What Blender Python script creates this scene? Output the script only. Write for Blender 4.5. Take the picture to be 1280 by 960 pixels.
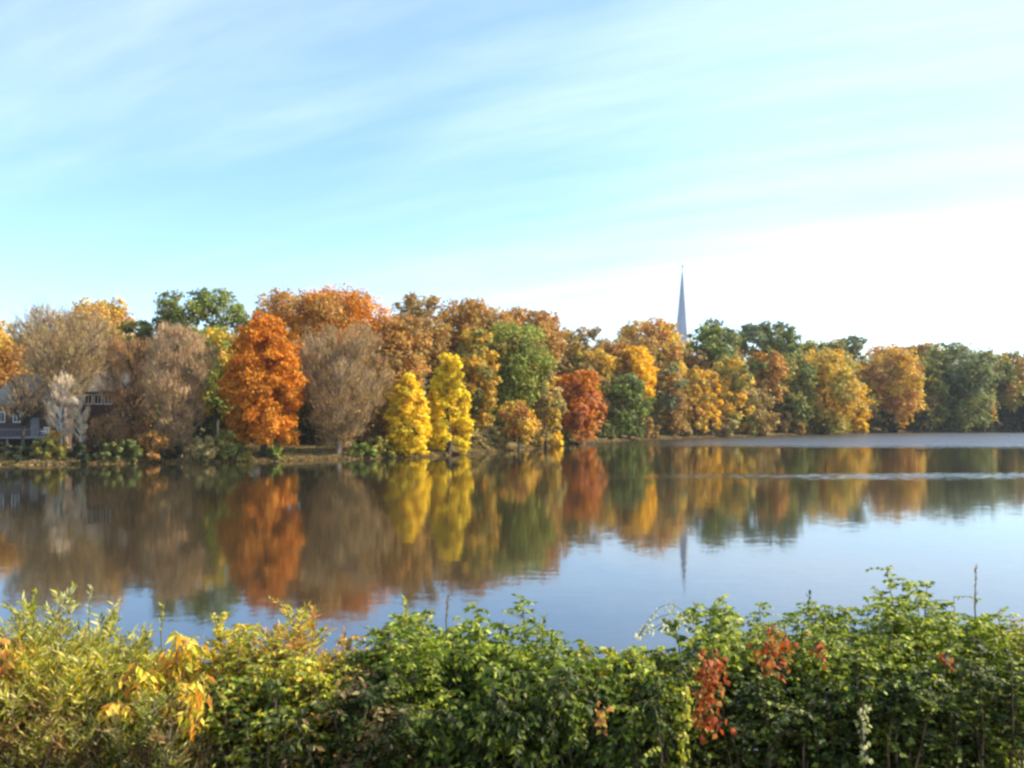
import bpy, math, random
import numpy as np
from mathutils import Vector

for o in list(bpy.data.objects):
    bpy.data.objects.remove(o)
SC = bpy.context.scene
COL = SC.collection
R = math.radians
rng = np.random.default_rng(7)
random.seed(7)

# ------------------------------------------------------------------ camera
F = 1200.0                     # focal length in pixels of the 1280 px wide photograph
EYE = 5.0                      # camera height above the water
PITCH = math.atan(40 / F)
cam_data = bpy.data.cameras.new('camera')
cam_data.sensor_width = 36
cam_data.lens = 36 * F / 1280
cam_data.clip_start = 0.05
cam_data.clip_end = 20000
cam = bpy.data.objects.new('camera', cam_data)
COL.objects.link(cam)
cam.location = (0, 0, EYE)
cam.rotation_euler = (R(90) + PITCH, 0, 0)
SC.camera = cam
SC.render.resolution_x, SC.render.resolution_y = 1024, 768
SC.render.engine = 'CYCLES'
SC.cycles.pixel_filter_type = 'BLACKMAN_HARRIS'
SC.cycles.filter_width = 2.7
SC.cycles.max_bounces = 8
SC.cycles.transparent_max_bounces = 8

# ------------------------------------------------------------------ light, sky, exposure
SUN_AZ, SUN_EL = R(82), R(37)           # azimuth clockwise from the view direction (+Y)
SUN = Vector((math.cos(SUN_EL) * math.sin(SUN_AZ), math.cos(SUN_EL) * math.cos(SUN_AZ), math.sin(SUN_EL)))
sl = bpy.data.lights.new('sun', 'SUN')
sl.energy = 5.0
sl.angle = R(0.6)
sl.color = (1.0, 0.91, 0.76)
so = bpy.data.objects.new('sun', sl)
so.rotation_euler = SUN.to_track_quat('Z', 'Y').to_euler()
COL.objects.link(so)
SC.view_settings.view_transform = 'Standard'
SC.view_settings.look = 'None'
SC.view_settings.gamma = 1
SC.view_settings.use_curve_mapping = False
SC.view_settings.exposure = 0.88

W = bpy.data.worlds.new('World')
SC.world = W
W.use_nodes = True
nt = W.node_tree
nt.nodes.clear()
N_, L_ = nt.nodes, nt.links


def nd(t, **k):
    n = N_.new(t)
    for a, b in k.items():
        if a.startswith('i_'):
            n.inputs[a[2:]].default_value = b
        else:
            setattr(n, a, b)
    return n


def mth(op, a, b=None, c=None, clamp=False):
    n = N_.new('ShaderNodeMath')
    n.operation = op
    n.use_clamp = clamp
    for i, v in enumerate((a, b, c)):
        if v is None:
            continue
        if isinstance(v, (int, float)):
            n.inputs[i].default_value = v
        else:
            L_.new(v, n.inputs[i])
    return n.outputs[0]


sky = nd('ShaderNodeTexSky')
sky.sky_type = 'NISHITA'
sky.sun_disc = False
sky.sun_elevation = SUN_EL
sky.sun_rotation = SUN_AZ
sky.air_density = 1.0
sky.dust_density = 0.6
sky.ozone_density = 1.6
tc = nd('ShaderNodeTexCoord')
sep = nd('ShaderNodeSeparateXYZ')
L_.new(tc.outputs['Generated'], sep.inputs[0])
X, Y, Z = sep.outputs
# cirrus sheet: directions projected on a flat layer overhead
zz = mth('ADD', mth('MAXIMUM', Z, 0.0), 0.10)
cmb = nd('ShaderNodeCombineXYZ')
L_.new(mth('DIVIDE', X, zz), cmb.inputs[0])
L_.new(mth('DIVIDE', Y, zz), cmb.inputs[1])
mp = nd('ShaderNodeMapping')
mp.inputs['Scale'].default_value = (0.20, 0.75, 1)
mp.inputs['Location'].default_value = (3.1, 1.7, 0)
rt = nd('ShaderNodeMapping')
rt.inputs['Rotation'].default_value = (0, 0, R(30))
L_.new(cmb.outputs[0], rt.inputs[0])
L_.new(rt.outputs[0], mp.inputs[0])
n1 = nd('ShaderNodeTexNoise', i_Scale=1.0, i_Detail=7.0, i_Roughness=0.52, i_Distortion=0.5)
L_.new(mp.outputs[0], n1.inputs['Vector'])
n2 = nd('ShaderNodeTexNoise', i_Scale=3.3, i_Detail=6.0, i_Roughness=0.6, i_Distortion=0.3)
L_.new(mp.outputs[0], n2.inputs['Vector'])
cl = mth('ADD', n1.outputs['Fac'], mth('MULTIPLY', mth('SUBTRACT', n2.outputs['Fac'], 0.5), 0.5))
# the sheet thickens towards the sun side and the horizon
cl = mth('ADD', cl, mth('MULTIPLY', X, 0.27))
cl = mth('SUBTRACT', cl, mth('MULTIPLY', mth('MAXIMUM', Z, 0.0), 0.06))
ramp = nd('ShaderNodeMapRange')
ramp.interpolation_type = 'SMOOTHSTEP'
ramp.inputs['From Min'].default_value = 0.22
ramp.inputs['From Max'].default_value = 0.80
L_.new(cl, ramp.inputs['Value'])
cmask = mth('MULTIPLY', ramp.outputs[0], 0.50)
tint = nd('ShaderNodeMixRGB', blend_type='MULTIPLY')
tint.inputs[0].default_value = 1.0
tint.inputs[2].default_value = (0.82, 0.975, 1.15, 1)
L_.new(sky.outputs[0], tint.inputs[1])
mixc = nd('ShaderNodeMixRGB')
L_.new(cmask, mixc.inputs[0])
L_.new(tint.outputs[0], mixc.inputs[1])
mixc.inputs[2].default_value = (5.4, 6.0, 6.3, 1)
bg = nd('ShaderNodeBackground')
bg.inputs['Strength'].default_value = 0.15
L_.new(mixc.outputs[0], bg.inputs[0])
ow = nd('ShaderNodeOutputWorld')
L_.new(bg.outputs[0], ow.inputs[0])


# ------------------------------------------------------------------ helpers
def at(px, py, D):
    """world point on the plane y = D that a pixel of the photograph looks at"""
    u, v = (px - 640) / F, (480 - py) / F
    c, s = math.cos(PITCH), math.sin(PITCH)
    y = c - v * s
    k = D / y
    return Vector((u * k, D, EYE + (s + v * c) * k))


def link(name, me, parent=None, **props):
    o = bpy.data.objects.new(name, me)
    COL.objects.link(o)
    if parent is not None:
        o.parent = parent
    for k, v in props.items():
        o[k] = v
    return o


def thing(name, label, cat, loc=(0, 0, 0), group=None):
    o = bpy.data.objects.new(name, None)
    o.empty_display_size = 0.5
    COL.objects.link(o)
    o.location = loc
    o['label'] = label
    o['category'] = cat
    if group:
        o['group'] = group
    return o


def mesh_np(name, verts, faces_flat, nper, mat, cols=None, smooth=False):
    me = bpy.data.meshes.new(name)
    nv, nf = len(verts), len(faces_flat) // nper
    me.vertices.add(nv)
    me.vertices.foreach_set('co', np.asarray(verts, np.float32).ravel())
    me.loops.add(nf * nper)
    me.loops.foreach_set('vertex_index', np.asarray(faces_flat, np.int32))
    me.polygons.add(nf)
    me.polygons.foreach_set('loop_start', np.arange(nf, dtype=np.int32) * nper)
    if smooth:
        me.polygons.foreach_set('use_smooth', np.ones(nf, bool))
    me.update(calc_edges=True)
    if cols is not None:
        a = me.color_attributes.new('leaf_color', 'FLOAT_COLOR', 'POINT')
        c4 = np.ones((nv, 4), np.float32)
        c4[:, :3] = cols
        a.data.foreach_set('color', c4.ravel())
    me.materials.append(mat)
    return me


def unit(a):
    return a / np.maximum(np.linalg.norm(a, axis=-1, keepdims=True), 1e-9)


def rdir(n):
    return unit(rng.normal(size=(n, 3)))


def leaves_flat(pos, axis, nrm, L, Wd, cols):
    """one rhombus per far leaf clump; returns verts, faces, colours"""
    n = len(pos)
    axis = unit(axis - nrm * (axis * nrm).sum(1, keepdims=True))
    side = np.cross(nrm, axis)
    L = np.broadcast_to(L, (n,))[:, None]
    Wd = np.broadcast_to(Wd, (n,))[:, None]
    v = np.stack([pos - axis * L * .5, pos + side * Wd * .5, pos + axis * L * .5, pos - side * Wd * .5], 1).reshape(-1, 3)
    return v, np.arange(n * 4), np.repeat(cols, 4, 0)


def leaves_fold(pos, axis, nrm, L, Wd, cols, cup=0.18):
    """folded leaf of four triangles: pos is the leaf base"""
    n = len(pos)
    axis = unit(axis)
    nrm = unit(nrm - axis * (axis * nrm).sum(1, keepdims=True))
    side = np.cross(nrm, axis)
    L = np.broadcast_to(L, (n,))[:, None]
    Wd = np.broadcast_to(Wd, (n,))[:, None]
    B = pos
    Cc = pos + axis * L * .45 - nrm * Wd * cup
    Lf = pos + axis * L * .4 + side * Wd * .5
    Rt = pos + axis * L * .4 - side * Wd * .5
    T = pos + axis * L - nrm * L * 0.12
    v = np.stack([B, Lf, Cc, Rt, T], 1).reshape(-1, 3)
    base = (np.arange(n) * 5)[:, None]
    f = (base + np.array([[0, 2, 1, 1, 2, 4, 0, 3, 2, 2, 3, 4]])).ravel()
    return v, f, np.repeat(cols, 5, 0)


class Tubes:
    def __init__(s, k=5):
        s.v, s.f, s.k = [], [], k

    def add(s, pts, radii):
        k = s.k
        b = len(s.v)
        pts = [Vector(p) for p in pts]
        m = len(pts)
        for i, p in enumerate(pts):
            d = (pts[min(i + 1, m - 1)] - pts[max(i - 1, 0)]).normalized()
            a = d.cross(Vector((0.3, 0.9, 0.1))).normalized()
            c = d.cross(a)
            for j in range(k):
                t = 2 * math.pi * j / k
                s.v.append(p + (a * math.cos(t) + c * math.sin(t)) * radii[i])
        for i in range(m - 1):
            for j in range(k):
                j2 = (j + 1) % k
                s.f += [b + i * k + j, b + i * k + j2, b + (i + 1) * k + j2, b + (i + 1) * k + j]

    def mesh(s, name, mat):
        return mesh_np(name, np.array([tuple(v) for v in s.v]), s.f, 4, mat, smooth=True)


def new_mat(name):
    m = bpy.data.materials.new(name)
    m.use_nodes = True
    m.node_tree.nodes.clear()
    return m, m.node_tree


def leaf_mat(name, transl=0.35, rough=0.5, spec=0.25, vary=0.3):
    m, t = new_mat(name)
    n, l = t.nodes, t.links
    at_ = n.new('ShaderNodeAttribute')
    at_.attribute_name = 'leaf_color'
    pb = n.new('ShaderNodeBsdfPrincipled')
    pb.inputs['Roughness'].default_value = rough
    pb.inputs['Specular IOR Level'].default_value = spec
    tr = n.new('ShaderNodeBsdfTranslucent')
    mx = n.new('ShaderNodeMixShader')
    mx.inputs[0].default_value = transl
    hs = n.new('ShaderNodeHueSaturation')
    hs.inputs['Saturation'].default_value = 1.1
    hs.inputs['Value'].default_value = 1.25
    out = n.new('ShaderNodeOutputMaterial')
    l.new(at_.outputs['Color'], pb.inputs['Base Color'])
    l.new(at_.outputs['Color'], hs.inputs['Color'])
    l.new(hs.outputs[0], tr.inputs['Color'])
    l.new(pb.outputs[0], mx.inputs[1])
    l.new(tr.outputs[0], mx.inputs[2])
    l.new(mx.outputs[0], out.inputs[0])
    return m


def rough_mat(name, c1, c2, scale=3.0, rough=0.85, bump=0.3, stretch=(1, 1, 1), detail=6, dist=0.05):
    m, t = new_mat(name)
    n, l = t.nodes, t.links
    tcn = n.new('ShaderNodeTexCoord')
    mpn = n.new('ShaderNodeMapping')
    mpn.inputs['Scale'].default_value = stretch
    no = n.new('ShaderNodeTexNoise')
    no.inputs['Scale'].default_value = scale
    no.inputs['Detail'].default_value = detail
    cr = n.new('ShaderNodeValToRGB')
    cr.color_ramp.elements[0].position = 0.32
    cr.color_ramp.elements[1].position = 0.68
    cr.color_ramp.elements[0].color = (*c1, 1)
    cr.color_ramp.elements[1].color = (*c2, 1)
    pb = n.new('ShaderNodeBsdfPrincipled')
    pb.inputs['Roughness'].default_value = rough
    pb.inputs['Specular IOR Level'].default_value = 0.2
    bp = n.new('ShaderNodeBump')
    bp.inputs['Strength'].default_value = bump
    bp.inputs['Distance'].default_value = dist
    out = n.new('ShaderNodeOutputMaterial')
    l.new(tcn.outputs['Object'], mpn.inputs[0])
    l.new(mpn.outputs[0], no.inputs['Vector'])
    l.new(no.outputs['Fac'], cr.inputs[0])
    l.new(cr.outputs[0], pb.inputs['Base Color'])
    l.new(no.outputs['Fac'], bp.inputs['Height'])
    l.new(bp.outputs[0], pb.inputs['Normal'])
    l.new(pb.outputs[0], out.inputs[0])
    return m


M_LEAF = leaf_mat('far_leaves', 0.30, 0.6, 0.15)
M_NEAR = leaf_mat('near_leaves', 0.40, 0.5, 0.22)
M_TWIG = leaf_mat('twigs', 0.05, 0.8, 0.1)
M_BARK = rough_mat('bark', (0.035, 0.027, 0.02), (0.12, 0.095, 0.075), 4, 0.9, 0.6, (3, 3, 0.6))
M_BARK_PALE = rough_mat('pale_bark', (0.30, 0.26, 0.20), (0.62, 0.56, 0.46), 3, 0.85, 0.3, (1, 1, 0.6))
M_BARK_TAN = rough_mat('tan_bark', (0.14, 0.10, 0.075), (0.32, 0.25, 0.19), 4, 0.9, 0.4, (2, 2, 0.6))
M_STEM = rough_mat('dry_stem', (0.07, 0.045, 0.03), (0.26, 0.19, 0.12), 30, 0.8, 0.2, (1, 1, 0.3), dist=0.002)
M_STEMG = rough_mat('green_stem', (0.07, 0.09, 0.03), (0.18, 0.17, 0.07), 30, 0.7, 0.2, (1, 1, 0.3), dist=0.002)

# ------------------------------------------------------------------ ground and water
SHORE = [(-3000, 60), (-400, 70), (-200, 80), (-90, 92), (-52, 98), (-35, 103), (-18.5, 111), (-10, 118), (-4.3, 130), (2, 143),
         (8.3, 165), (20, 187), (38, 214), (70, 246), (105, 286), (140, 318), (188, 353), (300, 420), (700, 500), (3000, 560)]
SXs = np.array([p[0] for p in SHORE], float)
SYs = np.array([p[1] for p in SHORE], float)


def shore(x):
    x = np.asarray(x, float)
    return np.interp(x, SXs, SYs) + 0.7 * np.sin(x * 0.31) + 0.5 * np.sin(x * 0.83 + 1)


def far_h(d):
    return np.interp(d, [-30, -3, -0.4, 0.3, 3, 12, 40, 120, 500, 3000], [-3, -1, -0.2, 0.15, 0.5, 1.2, 3.0, 9, 11, 14])


NEAR_Y = [-400, -40, -8, -3, 0, 3, 4.6, 6.2, 8, 10, 12.5, 15, 20]
NEAR_Z = [3.6, 3.4, 3.35, 3.3, 3.25, 3.05, 2.9, 2.8, 2.1, 0.9, 0.15, -0.8, -2.5]


def ground_z(x, y):
    if y < 40:
        return float(np.interp(y, NEAR_Y, NEAR_Z))
    return float(far_h(y - shore(x)))


xs = np.unique(np.concatenate([np.linspace(-3000, -300, 16), np.linspace(-300, -70, 24), np.linspace(-70, 220, 260),
                               np.linspace(-8, 8, 60), np.linspace(220, 800, 30), np.linspace(800, 3000, 12)]))
offs = [-14, -6, -2.5, -0.8, -0.3, 0.0, 0.3, 0.9, 2, 4, 7, 11, 16, 24, 34, 50, 80, 130, 240, 500, 1200, 4000]
near = [-400, -40, -8, -3, -1, 0, 1, 2, 3, 3.8, 4.6, 5.4, 6.2, 7, 8, 9, 10, 11, 12.5, 15, 20]
V = []
for x in xs:
    sy = float(shore(x))
    for y in near:
        j = 0.04 * math.sin(x * 3.1 + y * 2.3) + 0.03 * math.sin(x * 7.7 - y * 5.1)
        V.append((x, y, np.interp(y, NEAR_Y, NEAR_Z) + j))
    for d in offs:
        j = 0.10 * math.sin(x * 0.9 + d) + 0.06 * math.sin(x * 2.3 - d * 0.7)
        V.append((x, sy + d, float(far_h(d)) + j * (1 if d > 0.5 else 0.3)))
m_ = len(near) + len(offs)
Fc = []
for i in range(len(xs) - 1):
    for j in range(m_ - 1):
        a = i * m_ + j
        Fc += [a, a + m_, a + m_ + 1, a + 1]
gm, t = new_mat('ground')
n, l = t.nodes, t.links
tcn = n.new('ShaderNodeTexCoord')
na = n.new('ShaderNodeTexNoise'); na.inputs['Scale'].default_value = 0.22; na.inputs['Detail'].default_value = 8
nb = n.new('ShaderNodeTexNoise'); nb.inputs['Scale'].default_value = 3.0; nb.inputs['Detail'].default_value = 8
ca = n.new('ShaderNodeValToRGB')
ca.color_ramp.elements[0].position = 0.4; ca.color_ramp.elements[0].color = (0.11, 0.12, 0.035, 1)
ca.color_ramp.elements[1].position = 0.6; ca.color_ramp.elements[1].color = (0.30, 0.21, 0.10, 1)
cb = n.new('ShaderNodeValToRGB')
cb.color_ramp.elements[0].position = 0.35; cb.color_ramp.elements[0].color = (0.35, 0.3, 0.25, 1)
cb.color_ramp.elements[1].position = 0.7; cb.color_ramp.elements[1].color = (1, 1, 1, 1)
mu = n.new('ShaderNodeMixRGB'); mu.blend_type = 'MULTIPLY'; mu.inputs[0].default_value = 0.8
# wet dark soil along the waterline (by height)
sp = n.new('ShaderNodeSeparateXYZ')
mr = n.new('ShaderNodeMapRange'); mr.inputs['From Min'].default_value = 0.25; mr.inputs['From Max'].default_value = 0.5
ms = n.new('ShaderNodeMixRGB'); ms.inputs[1].default_value = (0.025, 0.02, 0.014, 1)
pb = n.new('ShaderNodeBsdfPrincipled'); pb.inputs['Roughness'].default_value = 0.95
pb.inputs['Specular IOR Level'].default_value = 0.1
bp = n.new('ShaderNodeBump'); bp.inputs['Strength'].default_value = 0.6; bp.inputs['Distance'].default_value = 0.08
out = n.new('ShaderNodeOutputMaterial')
for q in (na, nb):
    l.new(tcn.outputs['Object'], q.inputs['Vector'])
l.new(na.outputs['Fac'], ca.inputs[0]); l.new(nb.outputs['Fac'], cb.inputs[0])
l.new(ca.outputs[0], mu.inputs[1]); l.new(cb.outputs[0], mu.inputs[2])
l.new(tcn.outputs['Object'], sp.inputs[0]); l.new(sp.outputs[2], mr.inputs['Value'])
l.new(mr.outputs[0], ms.inputs[0]); l.new(mu.outputs[0], ms.inputs[2])
l.new(ms.outputs[0], pb.inputs['Base Color']); l.new(nb.outputs['Fac'], bp.inputs['Height'])
l.new(bp.outputs[0], pb.inputs['Normal']); l.new(pb.outputs[0], out.inputs[0])
link('ground', mesh_np('ground', np.array(V), Fc, 4, gm, smooth=True), kind='structure')

# water: flat sheet, the ripples are a normal perturbation in world space (real wave slopes)
wm, t = new_mat('lake_water')
n, l = t.nodes, t.links


def wn(tp, **k):
    q = n.new(tp)
    for a, b in k.items():
        q.inputs[a.replace('_', ' ')].default_value = b
    return q


def wmath(op, a, b=None, clamp=False):
    q = n.new('ShaderNodeMath'); q.operation = op; q.use_clamp = clamp
    for i, v in enumerate((a, b)):
        if v is None: continue
        if isinstance(v, (int, float)): q.inputs[i].default_value = v
        else: l.new(v, q.inputs[i])
    return q.outputs[0]


tcn = n.new('ShaderNodeTexCoord')
sp = n.new('ShaderNodeSeparateXYZ'); l.new(tcn.outputs['Object'], sp.inputs[0])
wx, wy = sp.outputs[0], sp.outputs[1]
mpw = n.new('ShaderNodeMapping'); mpw.inputs['Scale'].default_value = (0.8, 1.6, 1)
l.new(tcn.outputs['Object'], mpw.inputs[0])
w1 = wn('ShaderNodeTexNoise', Scale=1.6, Detail=4.0); l.new(mpw.outputs[0], w1.inputs['Vector'])
w2 = wn('ShaderNodeTexNoise', Scale=9.0, Detail=2.0); l.new(mpw.outputs[0], w2.inputs['Vector'])
# slow edge wander of the wind lanes
mpe = n.new('ShaderNodeMapping'); mpe.inputs['Scale'].default_value = (0.012, 0.03, 1)
l.new(tcn.outputs['Object'], mpe.inputs[0])
we = wn('ShaderNodeTexNoise', Scale=1.0, Detail=5.0); l.new(mpe.outputs[0], we.inputs['Vector'])
wyy = wmath('ADD', wy, wmath('MULTIPLY', wmath('SUBTRACT', we.outputs['Fac'], 0.5), 44.0))


def lane(y0, y1, soft, x0, x1):
    a = n.new('ShaderNodeMapRange'); a.interpolation_type = 'SMOOTHSTEP'
    a.inputs['From Min'].default_value = y0 - soft; a.inputs['From Max'].default_value = y0 + soft
    l.new(wyy, a.inputs['Value'])
    b = n.new('ShaderNodeMapRange'); b.interpolation_type = 'SMOOTHSTEP'
    b.inputs['From Min'].default_value = y1 + soft; b.inputs['From Max'].default_value = y1 - soft
    l.new(wyy, b.inputs['Value'])
    c = n.new('ShaderNodeMapRange'); c.interpolation_type = 'SMOOTHSTEP'
    c.inputs['From Min'].default_value = x0; c.inputs['From Max'].default_value = x1
    l.new(wx, c.inputs['Value'])
    return wmath('MULTIPLY', wmath('MULTIPLY', a.outputs[0], b.outputs[0]), c.outputs[0])


lanes = wmath('MAXIMUM', lane(160, 290, 16, 2, 60), wmath('MULTIPLY', lane(76, 82, 5, -4, 30), 0.20))
amp = wmath('ADD', 0.016, wmath('MULTIPLY', lanes, 2.4))
vs = n.new('ShaderNodeVectorMath'); vs.operation = 'SUBTRACT'; vs.inputs[1].default_value = (0.5, 0.5, 0.5)
l.new(w1.outputs['Color'], vs.inputs[0])
vs2 = n.new('ShaderNodeVectorMath'); vs2.operation = 'SUBTRACT'; vs2.inputs[1].default_value = (0.5, 0.5, 0.5)
l.new(w2.outputs['Color'], vs2.inputs[0])
va = n.new('ShaderNodeVectorMath'); va.operation = 'ADD'
l.new(vs.outputs[0], va.inputs[0]); l.new(vs2.outputs[0], va.inputs[1])
vm = n.new('ShaderNodeVectorMath'); vm.operation = 'MULTIPLY'; vm.inputs[1].default_value = (1, 1, 0)
l.new(va.outputs[0], vm.inputs[0])
vk = n.new('ShaderNodeVectorMath'); vk.operation = 'SCALE'
l.new(vm.outputs[0], vk.inputs[0]); l.new(amp, vk.inputs['Scale'])
vn = n.new('ShaderNodeVectorMath'); vn.operation = 'ADD'; vn.inputs[1].default_value = (0, 0, 1)
l.new(vk.outputs[0], vn.inputs[0])
vz = n.new('ShaderNodeVectorMath'); vz.operation = 'NORMALIZE'; l.new(vn.outputs[0], vz.inputs[0])
pb = n.new('ShaderNodeBsdfPrincipled')
pb.inputs['Base Color'].default_value = (0.028, 0.024, 0.012, 1)
l.new(wmath('ADD', 0.05, wmath('MULTIPLY', lanes, 0.30)), pb.inputs['Roughness'])
pb.inputs['IOR'].default_value = 1.75
l.new(vz.outputs[0], pb.inputs['Normal'])
out = n.new('ShaderNodeOutputMaterial'); l.new(pb.outputs[0], out.inputs[0])
wv = np.array([(-3000, 8, 0), (3000, 8, 0), (3000, 620, 0), (-3000, 620, 0)], float)
link('lake_water', mesh_np('lake_water', wv, [0, 1, 2, 3], 4, wm), kind='structure')

# ------------------------------------------------------------------ trees
PAL = {
    'orange':   [(0.60, 0.225, 0.022), (0.55, 0.19, 0.02), (0.62, 0.27, 0.04), (0.46, 0.17, 0.025)],
    'rust':     [(0.42, 0.21, 0.075), (0.50, 0.26, 0.08), (0.36, 0.18, 0.07), (0.46, 0.29, 0.11)],
    'red':      [(0.46, 0.17, 0.075), (0.50, 0.20, 0.075), (0.40, 0.14, 0.07), (0.50, 0.25, 0.08)],
    'yellow':   [(0.76, 0.53, 0.04), (0.72, 0.48, 0.04), (0.78, 0.56, 0.07), (0.66, 0.45, 0.05)],
    'yellowgreen': [(0.72, 0.52, 0.04), (0.76, 0.56, 0.06), (0.52, 0.42, 0.05), (0.76, 0.54, 0.04)],
    'gold':     [(0.58, 0.36, 0.085), (0.52, 0.30, 0.07), (0.46, 0.33, 0.09), (0.62, 0.42, 0.09)],
    'goldbright': [(0.78, 0.46, 0.03), (0.72, 0.40, 0.03), (0.66, 0.40, 0.05)],
    'bronze':   [(0.36, 0.21, 0.09), (0.30, 0.18, 0.08), (0.42, 0.26, 0.10), (0.33, 0.24, 0.10)],
    'olive':    [(0.24, 0.22, 0.07), (0.30, 0.25, 0.08), (0.20, 0.21, 0.07), (0.36, 0.27, 0.08)],
    'green':    [(0.22, 0.25, 0.065), (0.18, 0.22, 0.06), (0.30, 0.31, 0.08), (0.15, 0.18, 0.06)],
    'darkgreen': [(0.15, 0.165, 0.065), (0.12, 0.14, 0.06), (0.19, 0.20, 0.07), (0.23, 0.21, 0.08)],
    'greygreen': [(0.19, 0.20, 0.12), (0.15, 0.165, 0.10), (0.24, 0.24, 0.12)],
    'shade':    [(0.045, 0.055, 0.035), (0.06, 0.065, 0.04), (0.08, 0.07, 0.045)],  # deep shade under and between the trees, painted as leaf colour
    'greytwig': [(0.32, 0.25, 0.155), (0.38, 0.30, 0.20), (0.24, 0.185, 0.12), (0.36, 0.25, 0.14)],
    'browntwig': [(0.33, 0.19, 0.11), (0.38, 0.23, 0.13), (0.19, 0.115, 0.07), (0.36, 0.24, 0.14)],
    'tantwig':  [(0.54, 0.37, 0.22), (0.36, 0.24, 0.16), (0.50, 0.36, 0.25), (0.30, 0.20, 0.13)],
    'paletwig': [(0.55, 0.44, 0.32), (0.45, 0.35, 0.25), (0.60, 0.50, 0.38), (0.36, 0.28, 0.21)],
    'tan':      [(0.40, 0.28, 0.15), (0.32, 0.22, 0.12), (0.46, 0.34, 0.18), (0.34, 0.28, 0.12)],
}


def pick_cols(pal, n, lobe_id=None, nl=0, jit=0.16):
    p = np.array(PAL[pal] if isinstance(pal, str) else pal)
    if lobe_id is None:
        c = p[rng.integers(0, len(p), n)]
    else:
        main = rng.integers(0, len(p), nl)
        pickl = rng.random(n) < 0.6
        idx = np.where(pickl, main[lobe_id], rng.integers(0, len(p), n))
        c = p[idx] * (0.85 + 0.3 * rng.random(nl))[lobe_id][:, None]
    c = c * (np.array([1.22, 1.10, 0.88]) if isinstance(pal, str) and pal.endswith('twig') else np.array([1.22, 1.16, 0.80]) if 'yellow' in pal else np.array([1.16, 1.18, 0.88]))
    return np.clip(c * (1 + jit * rng.normal(size=(n, 1))) * (1 + 0.05 * rng.normal(size=(n, 3))), 0.005, 0.9)


def profile(kind, t):
    t = np.clip(t, 0, 1)
    if kind == 'round':
        return np.sqrt(np.clip(1 - (2 * t - 1) ** 2, 0, 1)) ** 0.8
    if kind == 'egg':
        return np.where(t < 0.4, 0.72 + 0.28 * np.sin(t / 0.4 * 1.57), np.clip(1 - (np.clip(t - 0.4, 0, 1) / 0.61) ** 1.8, 0, 1) ** 0.62)
    if kind == 'taper':     # widest at the lower third, narrowing upwards
        return np.clip(np.sin(math.pi * np.clip(t * 0.86 + 0.14, 0, 1) ** 0.72), 0, 1) ** 0.55
    if kind == 'column':
        return np.clip(np.where(t < 0.35, 0.75 + 0.25 * t / 0.35, np.sqrt(np.clip(1 - ((t - 0.35) / 0.68) ** 2, 0, 1))), 0, 1)
    if kind == 'vase':
        return 0.25 + 0.75 * np.clip(np.sin(math.pi * np.clip(t, 0, 1) ** 1.5), 0, 1) ** 0.7
    if kind == 'cone':
        return 0.95 * (1 - t) ** 0.8 + 0.06
    if kind == 'spread':
        return np.clip(np.sin(math.pi * np.clip(t, 0, 1) ** 1.35), 0, 1) ** 0.6
    if kind == 'dome':
        return np.sqrt(np.clip(1 - t ** 2.2, 0, 1))
    return 1 - t * 0.5


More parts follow.
